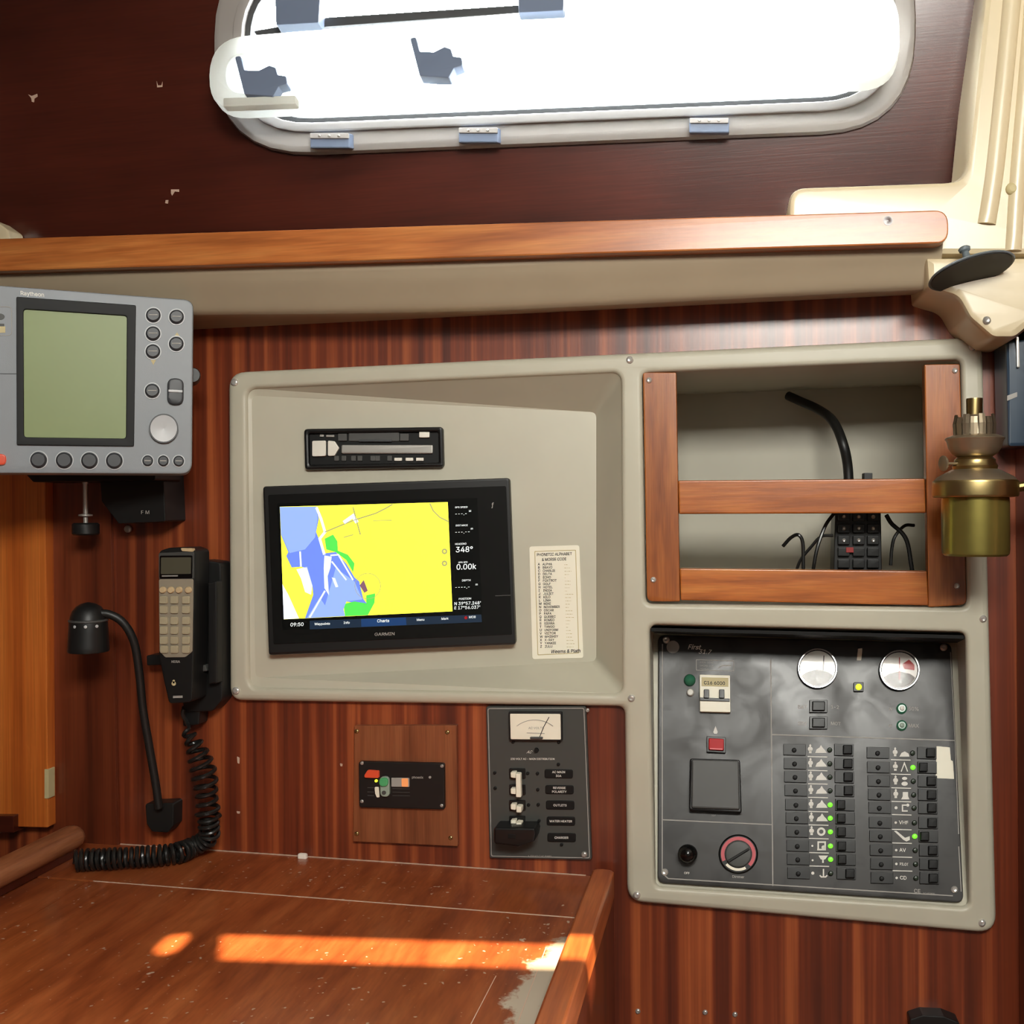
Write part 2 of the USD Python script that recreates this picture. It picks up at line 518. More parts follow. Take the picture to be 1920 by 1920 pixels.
DEF = {
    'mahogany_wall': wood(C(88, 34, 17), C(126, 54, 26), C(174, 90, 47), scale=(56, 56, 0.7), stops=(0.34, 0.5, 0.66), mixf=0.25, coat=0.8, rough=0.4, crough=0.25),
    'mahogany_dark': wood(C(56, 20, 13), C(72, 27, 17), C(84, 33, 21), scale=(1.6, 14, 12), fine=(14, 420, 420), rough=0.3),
    'mahogany_post': wood(C(62, 26, 14), C(106, 46, 24), C(128, 62, 34), scale=(26, 26, 1.5)),
    'teak_door': wood(C(166, 80, 28), C(204, 106, 40), C(228, 134, 58), scale=(40, 40, 1.0)),
    'desk_wood': wood(C(128, 60, 29), C(154, 78, 39), C(172, 96, 52), scale=(38, 7, 30), fine=(300, 40, 300), rough=0.32, coat=0.35, wear=desk_wear, bump=0.05),
    'fiddle_wood': wood(C(165, 92, 42), C(192, 112, 54), C(214, 138, 72), scale=(6, 60, 60), fine=(20, 500, 500), rough=0.36, coat=0.5, crough=0.25),
    'fiddle_wood_deep': wood(C(150, 72, 34), C(172, 88, 40), C(196, 110, 56), scale=(60, 5, 60), fine=(500, 20, 500), rough=0.38),
    'post_wood': wood(C(132, 70, 30), C(164, 92, 40), C(186, 114, 54), scale=(60, 60, 7), fine=(500, 500, 25), rough=0.36),
    'rail_wood': wood(C(160, 86, 32), C(188, 106, 42), C(208, 130, 60), scale=(8, 60, 75), fine=(25, 500, 500), rough=0.36),
    'plate_wood': wood(C(112, 60, 34), C(138, 78, 46), C(156, 94, 58), scale=(60, 60, 3), fine=(600, 600, 18), rough=0.4),
    'bar_wood': wood(C(126, 72, 42), C(158, 98, 62), C(176, 116, 78), scale=(60, 8, 60), fine=(500, 25, 500), rough=0.5, coat=0.1),
    'gelcoat_grey': plain(C(192, 187, 168), 0.42, bumpy=0.03, var=0.03),
    'gelcoat_shade': plain(C(192, 187, 170), 0.5, var=0.03),
    'gelcoat_lip_shaded': plain(C(166, 150, 126), 0.4, var=0.03),  # darker copy of the cream gelcoat, with the shading put into the colour
    'gelcoat_cream': plain(C(216, 199, 164), 0.34, var=0.03, spec=0.9),
    'liner_white': plain(C(120, 110, 95), 0.6),
    'cabin_wood': plain(C(84, 48, 30), 0.5),
    'black_plastic': plain(C(25, 25, 25), 0.42, spec=0.4),
    'black_satin': plain(C(18, 18, 18), 0.36, spec=0.4),
    'black_gloss': plain(C(10, 11, 12), 0.16, spec=0.6),
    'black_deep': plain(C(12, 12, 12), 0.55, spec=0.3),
    'dark_grey': plain(C(70, 70, 68), 0.5),
    'ac_plate': plain(C(66, 67, 64), 0.5, bumpy=0.05),
    'rubber_black': plain(C(26, 26, 25), 0.45),
    'cord_black': plain(C(28, 28, 27), 0.28),
    'grey_case': plain(C(134, 139, 144), 0.45, bumpy=0.05, bscale=900),
    'grey_key': plain(C(54, 56, 60), 0.45),
    'grey_light': plain(C(188, 190, 192), 0.4),
    'print_white': plain(C(225, 222, 214), 0.6),
    'print_grey': plain(C(160, 156, 150), 0.6),
    'print_black': plain(C(40, 38, 34), 0.6),
    'print_tan': plain(C(200, 185, 140), 0.6),
    'print_red': plain(C(190, 60, 60), 0.6),
    'label_cream': plain(C(244, 238, 218), 0.5),
    'lcd_green': plain(C(132, 146, 96), 0.42, spec=0.4),
    'lcd_dark': plain(C(82, 80, 66), 0.22),
    'keypad_gold': plain(C(150, 140, 122), 0.5),
    'key_tan': plain(C(176, 164, 136), 0.5),
    'key_gold': plain(C(205, 180, 140), 0.5),
    'red_plastic': plain(C(180, 16, 22), 0.5, spec=0.3),
    'red_bright': glow(C(236, 84, 50), 0.45),
    'red_pale': plain(C(230, 120, 125), 0.5),
    'dial_red': plain(C(200, 84, 92), 0.5),
    'green_lens': plain(C(52, 110, 84), 0.15),
    'green_rocker': plain(C(80, 170, 110), 0.35),
    'grey_rocker': plain(C(150, 165, 150), 0.4),
    'orange_lamp': glow(C(240, 150, 90), 0.8),
    'led_green': glow(C(120, 235, 50), 1.3),
    'led_yellow': glow(C(225, 240, 60), 1.2),
    'led_off': plain(C(40, 52, 38), 0.3),
    'chrome': plain(C(222, 220, 214), 0.22, 0.6),
    'highlit_chrome': plain(C(236, 232, 220), 0.35, 0.15),  # chrome highlights put into a pale, barely metallic colour
    'steel': plain(C(185, 182, 176), 0.3, 0.6),
    'brass': plain(C(172, 152, 104), 0.34, 1.0, var=0.25),
    'brass_old': plain(C(160, 145, 122), 0.42, 0.85, var=0.3),
    'brass_glass': plain(C(156, 144, 76), 0.26, 0.8, var=0.2),
    'bell_grey': plain(C(98, 108, 112), 0.5, var=0.1),
    'bell_inside': plain(C(44, 50, 52), 0.6),
    'blue_case': plain(C(46, 62, 78), 0.3, var=0.1),
    'frame_white': plain(C(160, 154, 149), 0.4),
    'gasket_grey': plain(C(60, 60, 60), 0.6),
    'fitting_flare_tint': plain(C(112, 124, 146), 0.45),  # dark fittings, with the blue cast of lens flare put into the colour
    'gauge_white': plain(C(244, 238, 230), 0.35),
    'gauge_dark': plain(C(78, 68, 58), 0.5),
    'chip_pale': plain(C(200, 170, 150), 0.7),
    'chip_white': plain(C(238, 228, 215), 0.6),
    'wire_red': plain(C(150, 30, 26), 0.5),
    'panel_plate': panel_plate,
    'acrylic': acrylic,
    'clear_glass': clear_glass,
    'white_translucent': white_translucent,
    'map_land': glow(C(255, 252, 78), 1.0),
    'map_sea': glow(C(112, 140, 238), 1.0),
    'map_shallow': glow(C(150, 180, 250), 1.0),
    'map_green': glow(C(86, 226, 84), 1.0),
    'map_white': glow(C(232, 238, 250), 1.0),
    'map_grey': glow(C(170, 165, 110), 1.0),
    'map_mark': glow(C(130, 90, 110), 1.0),
    'screen_text': glow(C(228, 232, 228), 1.0),
    'screen_bar': glow(C(24, 40, 58), 1.0),
    'screen_tab': glow(C(24, 58, 104), 1.0),
    'screen_black': plain(C(6, 9, 10), 0.10),
}

# ------------------------------------------------------------------ planes of the fascia
H_F = 0.014
FAC = yplane(-H_F)
FLO = plane3((470, 740, -0.006), (478, 1270, -0.006), (1118, 772, 0.050))       # sloping bed of the plotter recess
PAN = plane3((1232, 1195, 0.085), (1238, 1650, -0.006), (1782, 1212, 0.085))   # breaker panel, leaning back

OUT = [(425, 697), (1844, 630), (1871, 1754), (1175, 1693), (1170, 1326), (428, 1315)]
O_R = [34, 34, 34, 34, 16, 26]
HOLE1 = [(461, 729), (1164, 697), (1167, 1302), (466, 1290)]
HOLE2 = [(1203, 699), (1803, 673), (1814, 1140), (1210, 1133)]
HOLE3 = [(1217, 1172), (1812, 1186), (1819, 1703), (1228, 1664)]
HOLES = [(HOLE1, 20), (HOLE2, 14), (HOLE3, 16)]
CUT = inset(OUT, 16)

# ------------------------------------------------------------------ setting
RB_X = WALL.W(1904, 1000)[0]             # bulkhead on the right
# back wall with the opening the fascia is let into
wv = [WALL.W(*p) for p in rp(CUT, 10)]
hole = [(p[0], p[2]) for p in wv]
outer = [(-1.35, 0.3), (RB_X + 0.3, 0.3), (RB_X + 0.3, 1.452), (-1.35, 1.452)]
wm = trimesh.creation.extrude_polygon(Polygon(outer, [hole]), 0.012, engine='earcut')
wallm = put(wm, Frame((0, 0.0, 0), (1, 0, 0), (0, 0, 1), (0, 1, 0)))
wall_back = thing('wall_back', 'striped red mahogany veneer wall behind the instruments', 'wall', (0, 0, 0.3), kind='structure')
part(wall_back, 'veneer', wallm, 'mahogany_wall', smooth=False)
for (x, y, w, h) in [(447, 1425, 5, 14), (447, 1523, 7, 5), (640, 1434, 5, 6)]:
    part(wall_back, 'paint_chip', flat(rp([(x - w / 2, y - h / 2), (x + w / 2, y - h * .3), (x + w * .4, y + h / 2), (x - w * .3, y + h * .4)], 1), -0.0002, 0.0005), 'chip_pale', WALL, False)
for (x, y) in [(1322, 1898), (1378, 1902), (1196, 1896)]:
    part(wall_back, 'screw', dome_screw(x, y, 5), 'steel', WALL)

# the corner board and the door of the locker on the left
TB = yplane(-0.006)
single('trim_1', slab([(97, 880), (206, 880), (222, 1660), (100, 1660)], -0.005, 0.0, 2, 1.5), 'mahogany_post', 'wide brown mahogany corner board beside the locker door', 'trim', TB, kind='structure')
DB = yplane(-0.022)
wl = thing('door_1', 'orange brown locker door at the far left edge', 'door', DB.W(40, 1550), kind='structure')
part(wl, 'panel', slab([(-420, 820), (84, 820), (90, 1552), (-420, 1540)], -0.022, 0, 3, 2), 'teak_door', DB)
part(wl, 'hinge', box(84, 1442, 92, 1497, -0.012, 0.001, 1, .6), 'print_tan', DB, label='pale hinge leaf')
single('trim_2', slab([(-420, 1530), (25, 1530), (25, 1562), (-420, 1562)], -0.03, 0.0, 2, 2), 'mahogany_dark', 'dark strip filling the gap under the locker door', 'trim', yplane(-0.032), kind='structure')  # dark board added where there is only a dark gap under the door

# cabin side above the shelf, leaning inboard
PU = Plane((0, 0.035, 1.45), (0, -0.97, -0.243))
PO_OUT = [(396, -110), (1724, -165), (1716, 243), (396, 297)]
PO_IN = [(452, -50), (1668, -100), (1662, 190), (452, 240)]
upz = np.array([0, -0.243, 0.97])
upo = np.array([0, 0.035, 1.45])


def to_uv(p):
    d = p - upo
    return (d[0], np.dot(d, upz))


hole_u = [to_uv(PU.W(*p)) for p in rp(PO_IN, 130, 10)]
up = trimesh.creation.extrude_polygon(Polygon([(-1.35, -0.06), (1.6, -0.06), (1.6, 0.62), (-1.35, 0.62)], [hole_u]), 0.015, engine='earcut')
FUP = Frame(upo, (1, 0, 0), upz, (0, 0.97, 0.243))
wu = thing('wall_upper', 'dark glossy mahogany cabin side around the opening window', 'wall', upo, kind='structure')
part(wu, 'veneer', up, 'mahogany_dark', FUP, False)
for (x, y, pts) in [(62, 183, [(-9, -6), (-2, -3), (8, -7), (9, -2), (3, 2), (2, 9), (-2, 8), (-3, 1)]), (299, 158, [(-5, -6), (-3, 2), (4, 2), (6, -5), (6, 5), (-4, 6)]), (328, 358, [(-7, -3), (8, -3), (8, 2), (0, 1), (-5, 9), (-7, 5)]), (314, 378, [(-3, -3), (2, -3), (1, 4), (-4, 3)])]:
    part(wu, 'paint_chip', flat([(x + a, y + b) for a, b in pts], -0.0002, 0.0006), 'chip_pale', PU, False)
part(wu, 'screw', dome_screw(1809, 286, 9), 'steel', PU)

# rest of the cabin, behind and beside the camera
CZ = 1.98


def slot(pxs, ext=0.0):
    q = [DESKP.W(*p) for p in pxs]
    return [tuple((p + SUN * (CZ - p[2]) / SUN[2])[:2]) for p in q]


s1 = slot([(418, 1754), (1140, 1775), (1136, 1820), (412, 1801)])  # slots added: traced back along the sun from its stripe on the desk
s2 = slot([(292, 1788), (296, 1775), (318, 1756), (352, 1751), (350, 1764), (330, 1785), (306, 1792)])
cm = trimesh.creation.extrude_polygon(Polygon([(-1.4, -2.8), (2.0, -2.8), (2.0, 0.05), (-1.4, 0.05)], [s1, s2]), 0.004, engine='earcut')
single('ceiling', put(cm, Frame((0, 0, CZ))), 'liner_white', 'pale deckhead liner overhead with slots cut to shape the sun', 'ceiling', smooth=False, kind='structure')
single('floor', wbox(-1.4, 2.0, -2.8, 0.0, 0.27, 0.30), 'cabin_wood', 'wooden cabin sole below the chart table', 'floor', kind='structure')
single('wall_left', wbox(-1.38, -1.35, -2.8, -0.0, 0.3, CZ), 'cabin_wood', 'wooden bulkhead at the far left end of the cabin', 'wall', kind='structure')
single('wall_right', wbox(1.9, 1.93, -2.8, 0.0, 0.3, CZ), 'cabin_wood', 'wooden bulkhead aft at the right end of the cabin', 'wall', kind='structure')
single('wall_front', wbox(-1.4, 2.0, -2.83, -2.8, 0.3, CZ), 'liner_white', 'opposite cabin side behind the viewer', 'wall', kind='structure')
rb = thing('wall_partition', 'dark mahogany partition edge at the right of the breaker panel', 'wall', (RB_X, -0.08, 0.3), kind='structure')
part(rb, 'board', wbox(RB_X, RB_X + 0.02, -0.17, 0.0, 0.3, 1.44), 'mahogany_post')

# ------------------------------------------------------------------ moulded shelf lip, column and wooden fiddle
SH = [(-0.1015, 455), (-0.1015, 500), (-0.097, 522), (-0.089, 548), (-0.080, 576), (-0.072, 587), (-0.03, 592), (0.0, 594)]
prof = [(y, yplane(y).W(900, py - 2)[2]) for y, py in SH]
lipz = prof[-1][1]
pz = [p[1] for p in prof]
cv = spline([(p[0], p[1], 0) for p in prof[1:6]], 4)[:, :2]
prof = [(0.06, 1.452), (-0.06, 1.452), (-0.092, pz[0])] + [prof[0]] + [tuple(p) for p in cv] + [prof[6], prof[7]] + [(0.06, lipz)]
xr = WALL.W(1735, 560)[0]
# lies along the boat; its sheer curves up to the left as in the photograph
ll = []
for x in np.linspace(-1.34, xr, 40):
    sh = 0.0125 * min(1.6, max(0, -x / 0.38)) ** 1.2
    ll.append(np.array([(x, y, z + (sh if 3 < k < len(prof) - 2 else 0)) for k, (y, z) in enumerate(prof)]))
lipm = strips(ll)
lipm.merge_vertices()
for q in (ll[0], ll[-1]):
    e_ = tri_cap(np.column_stack([q[:, 1:], np.zeros(len(q))]))
    lipm = cat(lipm, trimesh.Trimesh(np.column_stack([np.full(len(e_.vertices), q[0, 0]), e_.vertices[:, :2]]), e_.faces, process=False))
single('trim_3', lipm, 'gelcoat_lip_shaded', 'long beige moulded shelf lip under the wooden fiddle', 'trim', kind='structure', smooth=50)

FI = yplane(-0.119)
fd = thing('fiddle_rail', 'long varnished wooden fiddle rail with rounded end below the window', 'rail', FI.W(900, 480))
part(fd, 'rail', slab([(-520, 463), (1778, 393), (1779, 456), (-520, 524)], -0.017, 0, [2, 26, 26, 2], 3, n=6), 'fiddle_wood', FI)
part(fd, 'screw_hole', turned(1665, 414, [(9, -0.001), (9, 0.0003), (6, 0.0003), (2, 0.0006)], 14), 'mahogany_dark', FI)

# moulded cream column and the lobe under it
COLP = yplane(-0.098)
col = thing('trim_4', 'cream moulded deck liner column in the upper right corner', 'trim', COLP.W(1860, 500), kind='structure')
cpts = [(1478, 420), (1480, 350), (1812, 338), (1852, -60), (2080, -60), (2080, 478), (1760, 478), (1742, 415)]
part(col, 'column', slab(cpts, -0.085, 0.0, [4, 34, 44, 6, 4, 2, 8, 10], 12, n=8), 'gelcoat_cream', COLP)
lobe = [(1735, 481), (2080, 481), (2080, 520), (1990, 566), (1945, 600), (1905, 634), (1862, 634), (1818, 596), (1796, 556), (1740, 540)]
part(col, 'lobe', slab(lobe, -0.098, 0.001, [6, 2, 2, 60, 40, 26, 26, 40, 40, 8], 14, n=6), 'gelcoat_cream', COLP)
rdg = np.array([COLP.W(*p, -0.004) for p in [(1903, -60), (1890, 80), (1876, 220), (1864, 330), (1850, 420)]])
part(col, 'ridge', tube(spline(rdg, 5), 0.010, 12), 'gelcoat_cream')
rdg = np.array([COLP.W(*p, -0.004) for p in [(1940, -60), (1930, 80), (1918, 220), (1908, 340), (1900, 470)]])
part(col, 'ridge', tube(spline(rdg, 5), 0.009, 12), 'gelcoat_cream')
part(col, 'screw', dome_screw(1897, 355, 12), 'print_tan', COLP, label='cream capped screw')
part(col, 'screw', dome_screw(1850, 601, 8), 'steel', COLP)
single('trim_5', slab([(-90, 470), (-60, 425), (-10, 412), (14, 430), (22, 470)], -0.03, 0, 8, 4), 'gelcoat_cream', 'small cream moulding end at the left above the fiddle', 'trim', yplane(-0.03), kind='structure')

# ------------------------------------------------------------------ window in the cabin side
PF = Plane(PU.p0 + PU.n * 0.014, PU.n)
win = thing('window_1', 'opening cabin window with pale frame, blazing with daylight', 'window', PU.W(1050, 290), kind='structure')


def ringframe(outp, inp, ro, ri, h0, h1, bo, bi, n=8, k=0.00066):
    o = [lay(rp(outp, ro, n), h0), lay(rp(outp, ro, n), h1 - bo * k), lay(rp(inset(outp, bo * .3), ro - bo * .3, n), h1 - bo * k * .3), lay(rp(inset(outp, bo), ro - bo, n), h1)]
    i = [lay(rp(inset(inp, -bi), ri + bi, n), h1), lay(rp(inset(inp, -bi * .3), ri + bi * .3, n), h1 - bi * k * .3), lay(rp(inp, ri, n), h1 - bi * k), lay(rp(inp, ri, n), h0)]
    m = cat(strips(o), strips(i), tri_cap(o[-1], [i[0]]), tri_cap(o[0], [i[-1]]))
    m.merge_vertices()
    return m


part(win, 'frame', ringframe(PO_OUT, PO_IN, 185, 130, -0.014, 0.0, 14, 8), 'frame_white', PF)
part(win, 'inner_lip', ringframe(inset(PO_IN, -14), inset(PO_IN, 4), 144, 126, -0.030, 0.005, 3, 3), 'frame_white', PF)
part(win, 'gasket', ringframe(inset(PO_IN, 3), inset(PO_IN, 14), 127, 116, -0.034, -0.004, 2, 2), 'gasket_grey', PF)
for x, y in [(626, 264), (902, 254), (1330, 236)]:
    c = part(win, 'catch', box(x - 37, y - 12, x + 37, y + 16, -0.002, 0.014, 3, 3), 'fitting_flare_tint', PF)
    part(c, 'catch_plate', box(x - 36, y - 12, x + 36, y - 2, 0.013, 0.016, 2, 1), 'frame_white', PF)
    for k in (-18, 0, 18):
        part(c, 'screw', dome_screw(x + k, y - 7, 2.6, 0.016), 'steel', PF)
zt, zb = PU.W(1000, 20)[1] - 0.024, PU.W(1000, 190)[1] - 0.075
PN = plane3((500, 58, zt), (1600, -20, zt), (1000, 180, zb))
PQ = [(392, 70), (1686, -40), (1690, 150), (388, 210)]
part(win, 'pane_frame', ringframe(PQ, inset(PQ, 34), [105, 90, 80, 60] and 78, 50, -0.016, 0.0, 6, 5), 'white_translucent', PN)
part(win, 'pane', slab(inset(PQ, 30), -0.010, -0.004, 50, 1, n=8), 'acrylic', PN)
part(win, 'drip_edge', slab([(425, 193), (560, 188), (560, 204), (425, 209)], 0.0, 0.010, 3, 2), 'white_translucent', PN)
for x, y, w in [(565, 30, 42), (1018, 8, 44)]:
    part(win, 'hinge', slab([(x - w, y - 28), (x + w, y - 30), (x + w - 3, y + 25), (x - w + 2, y + 29)], -0.006, 0.012, 3, 2), 'fitting_flare_tint', PN)
part(win, 'gap_strip', slab([(470, 50), (610, 24), (980, 0), (980, 14), (610, 41), (480, 60)], -0.014, -0.008, 2, 1), 'gasket_grey', PN)  # dark strip laid along the gap above the pane
for ox, oy in [(0, 0), (326, -34)]:
    hp = [(448, 118), (459, 116), (466, 143), (492, 144), (512, 134), (524, 138), (528, 152), (544, 154), (546, 168), (530, 174), (520, 192), (466, 188)]
    part(win, 'latch_handle', slab([(a + ox, b + oy) for a, b in hp], -0.002, 0.012, 4, 2), 'fitting_flare_tint', PN)

# ------------------------------------------------------------------ moulded fascia
fas = thing('instrument_fascia', 'large grey moulded fascia with three recesses screwed to the wall', 'fascia', FAC.W(1180, 1700))
k_ = 0.00066
rim = []
bo = 13
steps = [(0, 1.0), (.08, .6), (.3, .25), (.6, .07), (1.0, 0)]
oloops = [lay(rp(OUT, O_R, 6), -H_F)] + [lay(rp(inset(OUT, bo * s), [max(r - bo * s, 3) for r in O_R], 6), -bo * k_ * t) for s, t in steps]
iloops = []
bi = 9
for hp, r in HOLES:
    iloops.append([lay(rp(inset(hp, -bi * s), r + bi * s, 6), -bi * k_ * t) for s, t in steps[::-1]])
fm = cat(strips(oloops), [strips(l) for l in iloops], tri_cap(oloops[-1], [l[0] for l in iloops]))
fm.merge_vertices()
part(fas, 'rim', fm, 'gelcoat_grey', FAC, 40)
edge = [np.array([FAC.W(*p) for p in l[-1]]) for l in iloops]
# recess of the plotter
f1 = np.array([FLO.W(*p) for p in rp([(472, 742), (1118, 773), (1118, 1240), (479, 1271)], 12, 6)])
m1 = cat(strips([edge[0], f1]), fan(f1))
part(fas, 'plotter_recess', m1, 'gelcoat_grey', None, 25)
# deep box behind the wooden bars
b2 = edge[1] + np.array([0, 0.24, 0])
m2 = cat(strips([edge[1], b2]), fan(b2))
part(fas, 'shelf_box', m2, 'gelcoat_shade', None, 25)
f3 = np.array([PAN.W(*p, -0.006) for p in rp([(1224, 1180), (1796, 1198), (1816, 1702), (1229, 1664)], 14, 6)])
m3 = cat(strips([edge[2], f3]), fan(f3))
part(fas, 'panel_recess', m3, 'gelcoat_grey', None, 25)
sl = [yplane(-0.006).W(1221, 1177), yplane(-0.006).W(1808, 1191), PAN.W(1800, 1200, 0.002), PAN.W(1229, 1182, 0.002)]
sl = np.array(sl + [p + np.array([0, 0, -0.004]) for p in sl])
part(fas, 'dark_strip', trimesh.convex.convex_hull(sl), 'black_deep', None, False, label='black strip added along the top of the panel recess')  # black strip added to darken the top of the recess
for x, y in [(440, 717), (1181, 675), (1823, 651), (443, 1295), (1184, 1309), (1843, 1160), (1194, 1678), (1841, 1730)]:
    part(fas, 'screw', dome_screw(x, y, 7), 'chrome', FAC)

# ------------------------------------------------------------------ wooden bars across the shelf
SB = yplane(-0.012)
sf = thing('shelf_frame', 'varnished wooden fiddle frame across the open equipment shelf', 'shelf frame', SB.W(1500, 1138))
for q, r_, scr in [([(1205, 698), (1268, 698), (1275, 1128), (1213, 1128)], [4, 3, 3, 12], [(1217, 713), (1225, 1087)]), ([(1733, 683), (1800, 682), (1813, 1134), (1741, 1139)], [3, 4, 12, 3], [(1790, 695), (1794, 1099)])]:
    p = part(sf, 'post', slab(q, -0.014, 0, r_, 2.5), 'post_wood', SB)
    for x, y in scr:
        part(p, 'screw', dome_screw(x, y, 5.5), 'chrome', SB)
part(sf, 'rail', slab([(1271, 901), (1735, 897), (1737, 962), (1273, 964)], -0.017, -0.002, 3, 3), 'rail_wood', SB)
part(sf, 'rail', slab([(1274, 1066), (1739, 1071), (1742, 1136), (1276, 1126)], -0.017, -0.002, 3, 3), 'rail_wood', SB)

# ------------------------------------------------------------------ things on the shelf
FL2 = b2[:, 2].min()
TBK = yplane(0.06)
tb = thing('terminal_block', 'black fuse block with small chrome screws standing behind the wooden bars', 'terminal block', TBK.W(1610, 1090))
zf = TBK.W(1610, 1085)
part(tb, 'body', slab([(1567, 925), (1652, 925), (1655, 1098), (1563, 1098)], -0.05, -0.004, 3, 2), 'black_plastic', TBK)
part(tb, 'nub', box(1622, 886, 1638, 925, -0.03, -0.01, 2, 1), 'black_plastic', TBK)
for j, y in enumerate([969, 991, 1013, 1035, 1057]):
    for i, x in enumerate([1582, 1610, 1637]):
        bl = part(tb, 'fuse_slot', box(x - 11, y - 8, x + 11, y + 8, -0.006, 0.002, 2, 1), 'black_satin', TBK)
        if j in (0, 1, 2):
            part(bl, 'screw', dome_screw(x, y, 4, 0.002), 'steel', TBK)
part(tb, 'tag', box(1586, 1026, 1600, 1036, 0.002, 0.003, 1, .5), 'wire_red', TBK, label='red tag')
part(tb, 'foot', slab([(1540, 1098), (1672, 1098), (1672, 1108), (1540, 1108)], -0.06, 0.02, 2, 1), 'black_plastic', TBK)


def cable(name, label, pts, r, mat='cord_black', n=8):
    w = spline(np.array([yplane(y).W(px, py) for px, py, y in pts]), 8)
    return single(name, tube(w, r, n), mat, label, 'cable')


cable('hose', 'thick black cable curving down from the shelf ceiling', [(1478, 742, 0.215), (1500, 752, 0.20), (1535, 768, 0.18), (1562, 790, 0.15), (1580, 830, 0.12), (1590, 880, 0.125), (1592, 960, 0.125), (1590, 1010, 0.125)], 0.0062, 'rubber_black', 12)
cable('wire', 'thin black wire looping left of the fuse block, nearest it', [(1566, 960, 0.05), (1548, 985, 0.045), (1533, 1025, 0.04), (1526, 1060, 0.04), (1524, 1078, 0.045)], 0.0022)
cable('wire', 'thin black wire with hooked end farthest left on the shelf', [(1468, 1024, 0.06), (1483, 1008, 0.055), (1497, 1003, 0.05), (1505, 1018, 0.05), (1506, 1060, 0.05), (1506, 1082, 0.05)], 0.0022)
cable('wire', 'thin black wire arching low from the fuse block to the left', [(1562, 1004, 0.05), (1540, 1006, 0.05), (1522, 1024, 0.05), (1500, 1052, 0.05), (1490, 1082, 0.05)], 0.0018)
cable('wire', 'black wire crossing up to the right of the fuse block', [(1662, 966, 0.06), (1672, 982, 0.055), (1692, 1000, 0.05), (1702, 1020, 0.05), (1708, 1055, 0.05), (1712, 1080, 0.05)], 0.0026)
cable('wire', 'thin black wire curling over at the right end of the shelf', [(1714, 985, 0.06), (1696, 986, 0.055), (1678, 1006, 0.05), (1672, 1030, 0.05), (1670, 1060, 0.05)], 0.002)

# ------------------------------------------------------------------ car stereo
ST = Plane(FLO.p0 + FLO.n * 0.010, FLO.n)
st = thing('car_stereo', 'slim black cassette stereo with missing faceplate above the plotter', 'stereo', FLO.W(702, 880))
sq = [(569, 804), (830, 800), (832, 876), (571, 881)]
part(st, 'surround', ringframe(sq, inset(sq, 9), 7, 4, -0.0098, 0.0, 4, 4, 4), 'black_satin', ST)
iq = inset(sq, 8)
part(st, 'body', slab(iq, -0.0098, -0.006, 3, 1), 'black_deep', ST)


def SZ(x, y):                                     # measured on the enlarged stereo
    return (560 + x / 6.62, 790 + y / 6.62)


def sq_(x0, y0, x1, y1):
    a, b = SZ(x0, y0), SZ(x1, y1)
    return a[0], a[1], b[0], b[1]


SD = -0.006
part(st, 'cassette_slot', box(*sq_(610, 130, 1240, 245), SD, SD + 0.002, 2, 1), 'dark_grey', ST)
part(st, 'slot_lip', box(*sq_(740, 228, 1150, 252), SD, SD + 0.004, 1, .6), 'grey_key', ST)
for x in (480, 1250):
    part(st, 'bracket', box(*sq_(x, 150, x + 110, 240), SD, SD + 0.003, 1, .6), 'dark_grey', ST)
part(st, 'chassis', box(*sq_(520, 290, 1660, 400), SD, SD + 0.003, 3, 2), 'steel', ST, label='bare metal chassis strip')
part(st, 'knob_half', slab([SZ(160, 240), SZ(330, 235), SZ(330, 430), SZ(160, 435)], SD, SD + 0.004, 3, 1), 'highlit_chrome', ST)
part(st, 'knob_half', slab([SZ(355, 235), SZ(440, 245), SZ(495, 330), SZ(440, 425), SZ(355, 430)], SD, SD + 0.004, 3, 1), 'highlit_chrome', ST)
part(st, 'button', box(*sq_(1490, 130, 1620, 200), SD, SD + 0.004, 2, 1), 'highlit_chrome', ST)
for x in (1180, 1320, 1450):
    part(st, 'contact', box(*sq_(x, 450, x + 95, 490), SD, SD + 0.003, 1, .6), 'highlit_chrome', ST)
for x in (430, 520, 640, 720, 880, 940, 1090):
    part(st, 'contact', box(*sq_(x, 425, x + 60, 490), SD, SD + 0.002, 1, .6), 'dark_grey', ST)
part(st, 'button', box(*sq_(250, 160, 300, 190), SD, SD + 0.002, 1, .6), 'steel', ST)
part(st, 'button', box(*sq_(330, 165, 430, 192), SD, SD + 0.002, 1, .6), 'steel', ST)

# ------------------------------------------------------------------ chart plotter
PT = Plane(FLO.p0 + FLO.n * 0.018, FLO.n)
pl = thing('chart_plotter', 'black widescreen chart plotter showing a yellow and blue harbour chart', 'chart plotter', FLO.W(730, 1220))
pq = [(492, 912), (955, 896), (967, 1209), (503, 1229)]
part(pl, 'case', slab(pq, -0.0178, 0.0, 6, 4), 'black_plastic', PT)
gq = [(503, 928), (949, 911), (960, 1190), (513, 1208)]
part(pl, 'glass', slab(gq, -0.001, 0.0008, 3, .5), 'black_gloss', PT)


def Z(x, y):
    return (490 + x / 4.0, 890 + y / 4.0)


def zp(*pts):
    return [Z(*p) for p in pts]


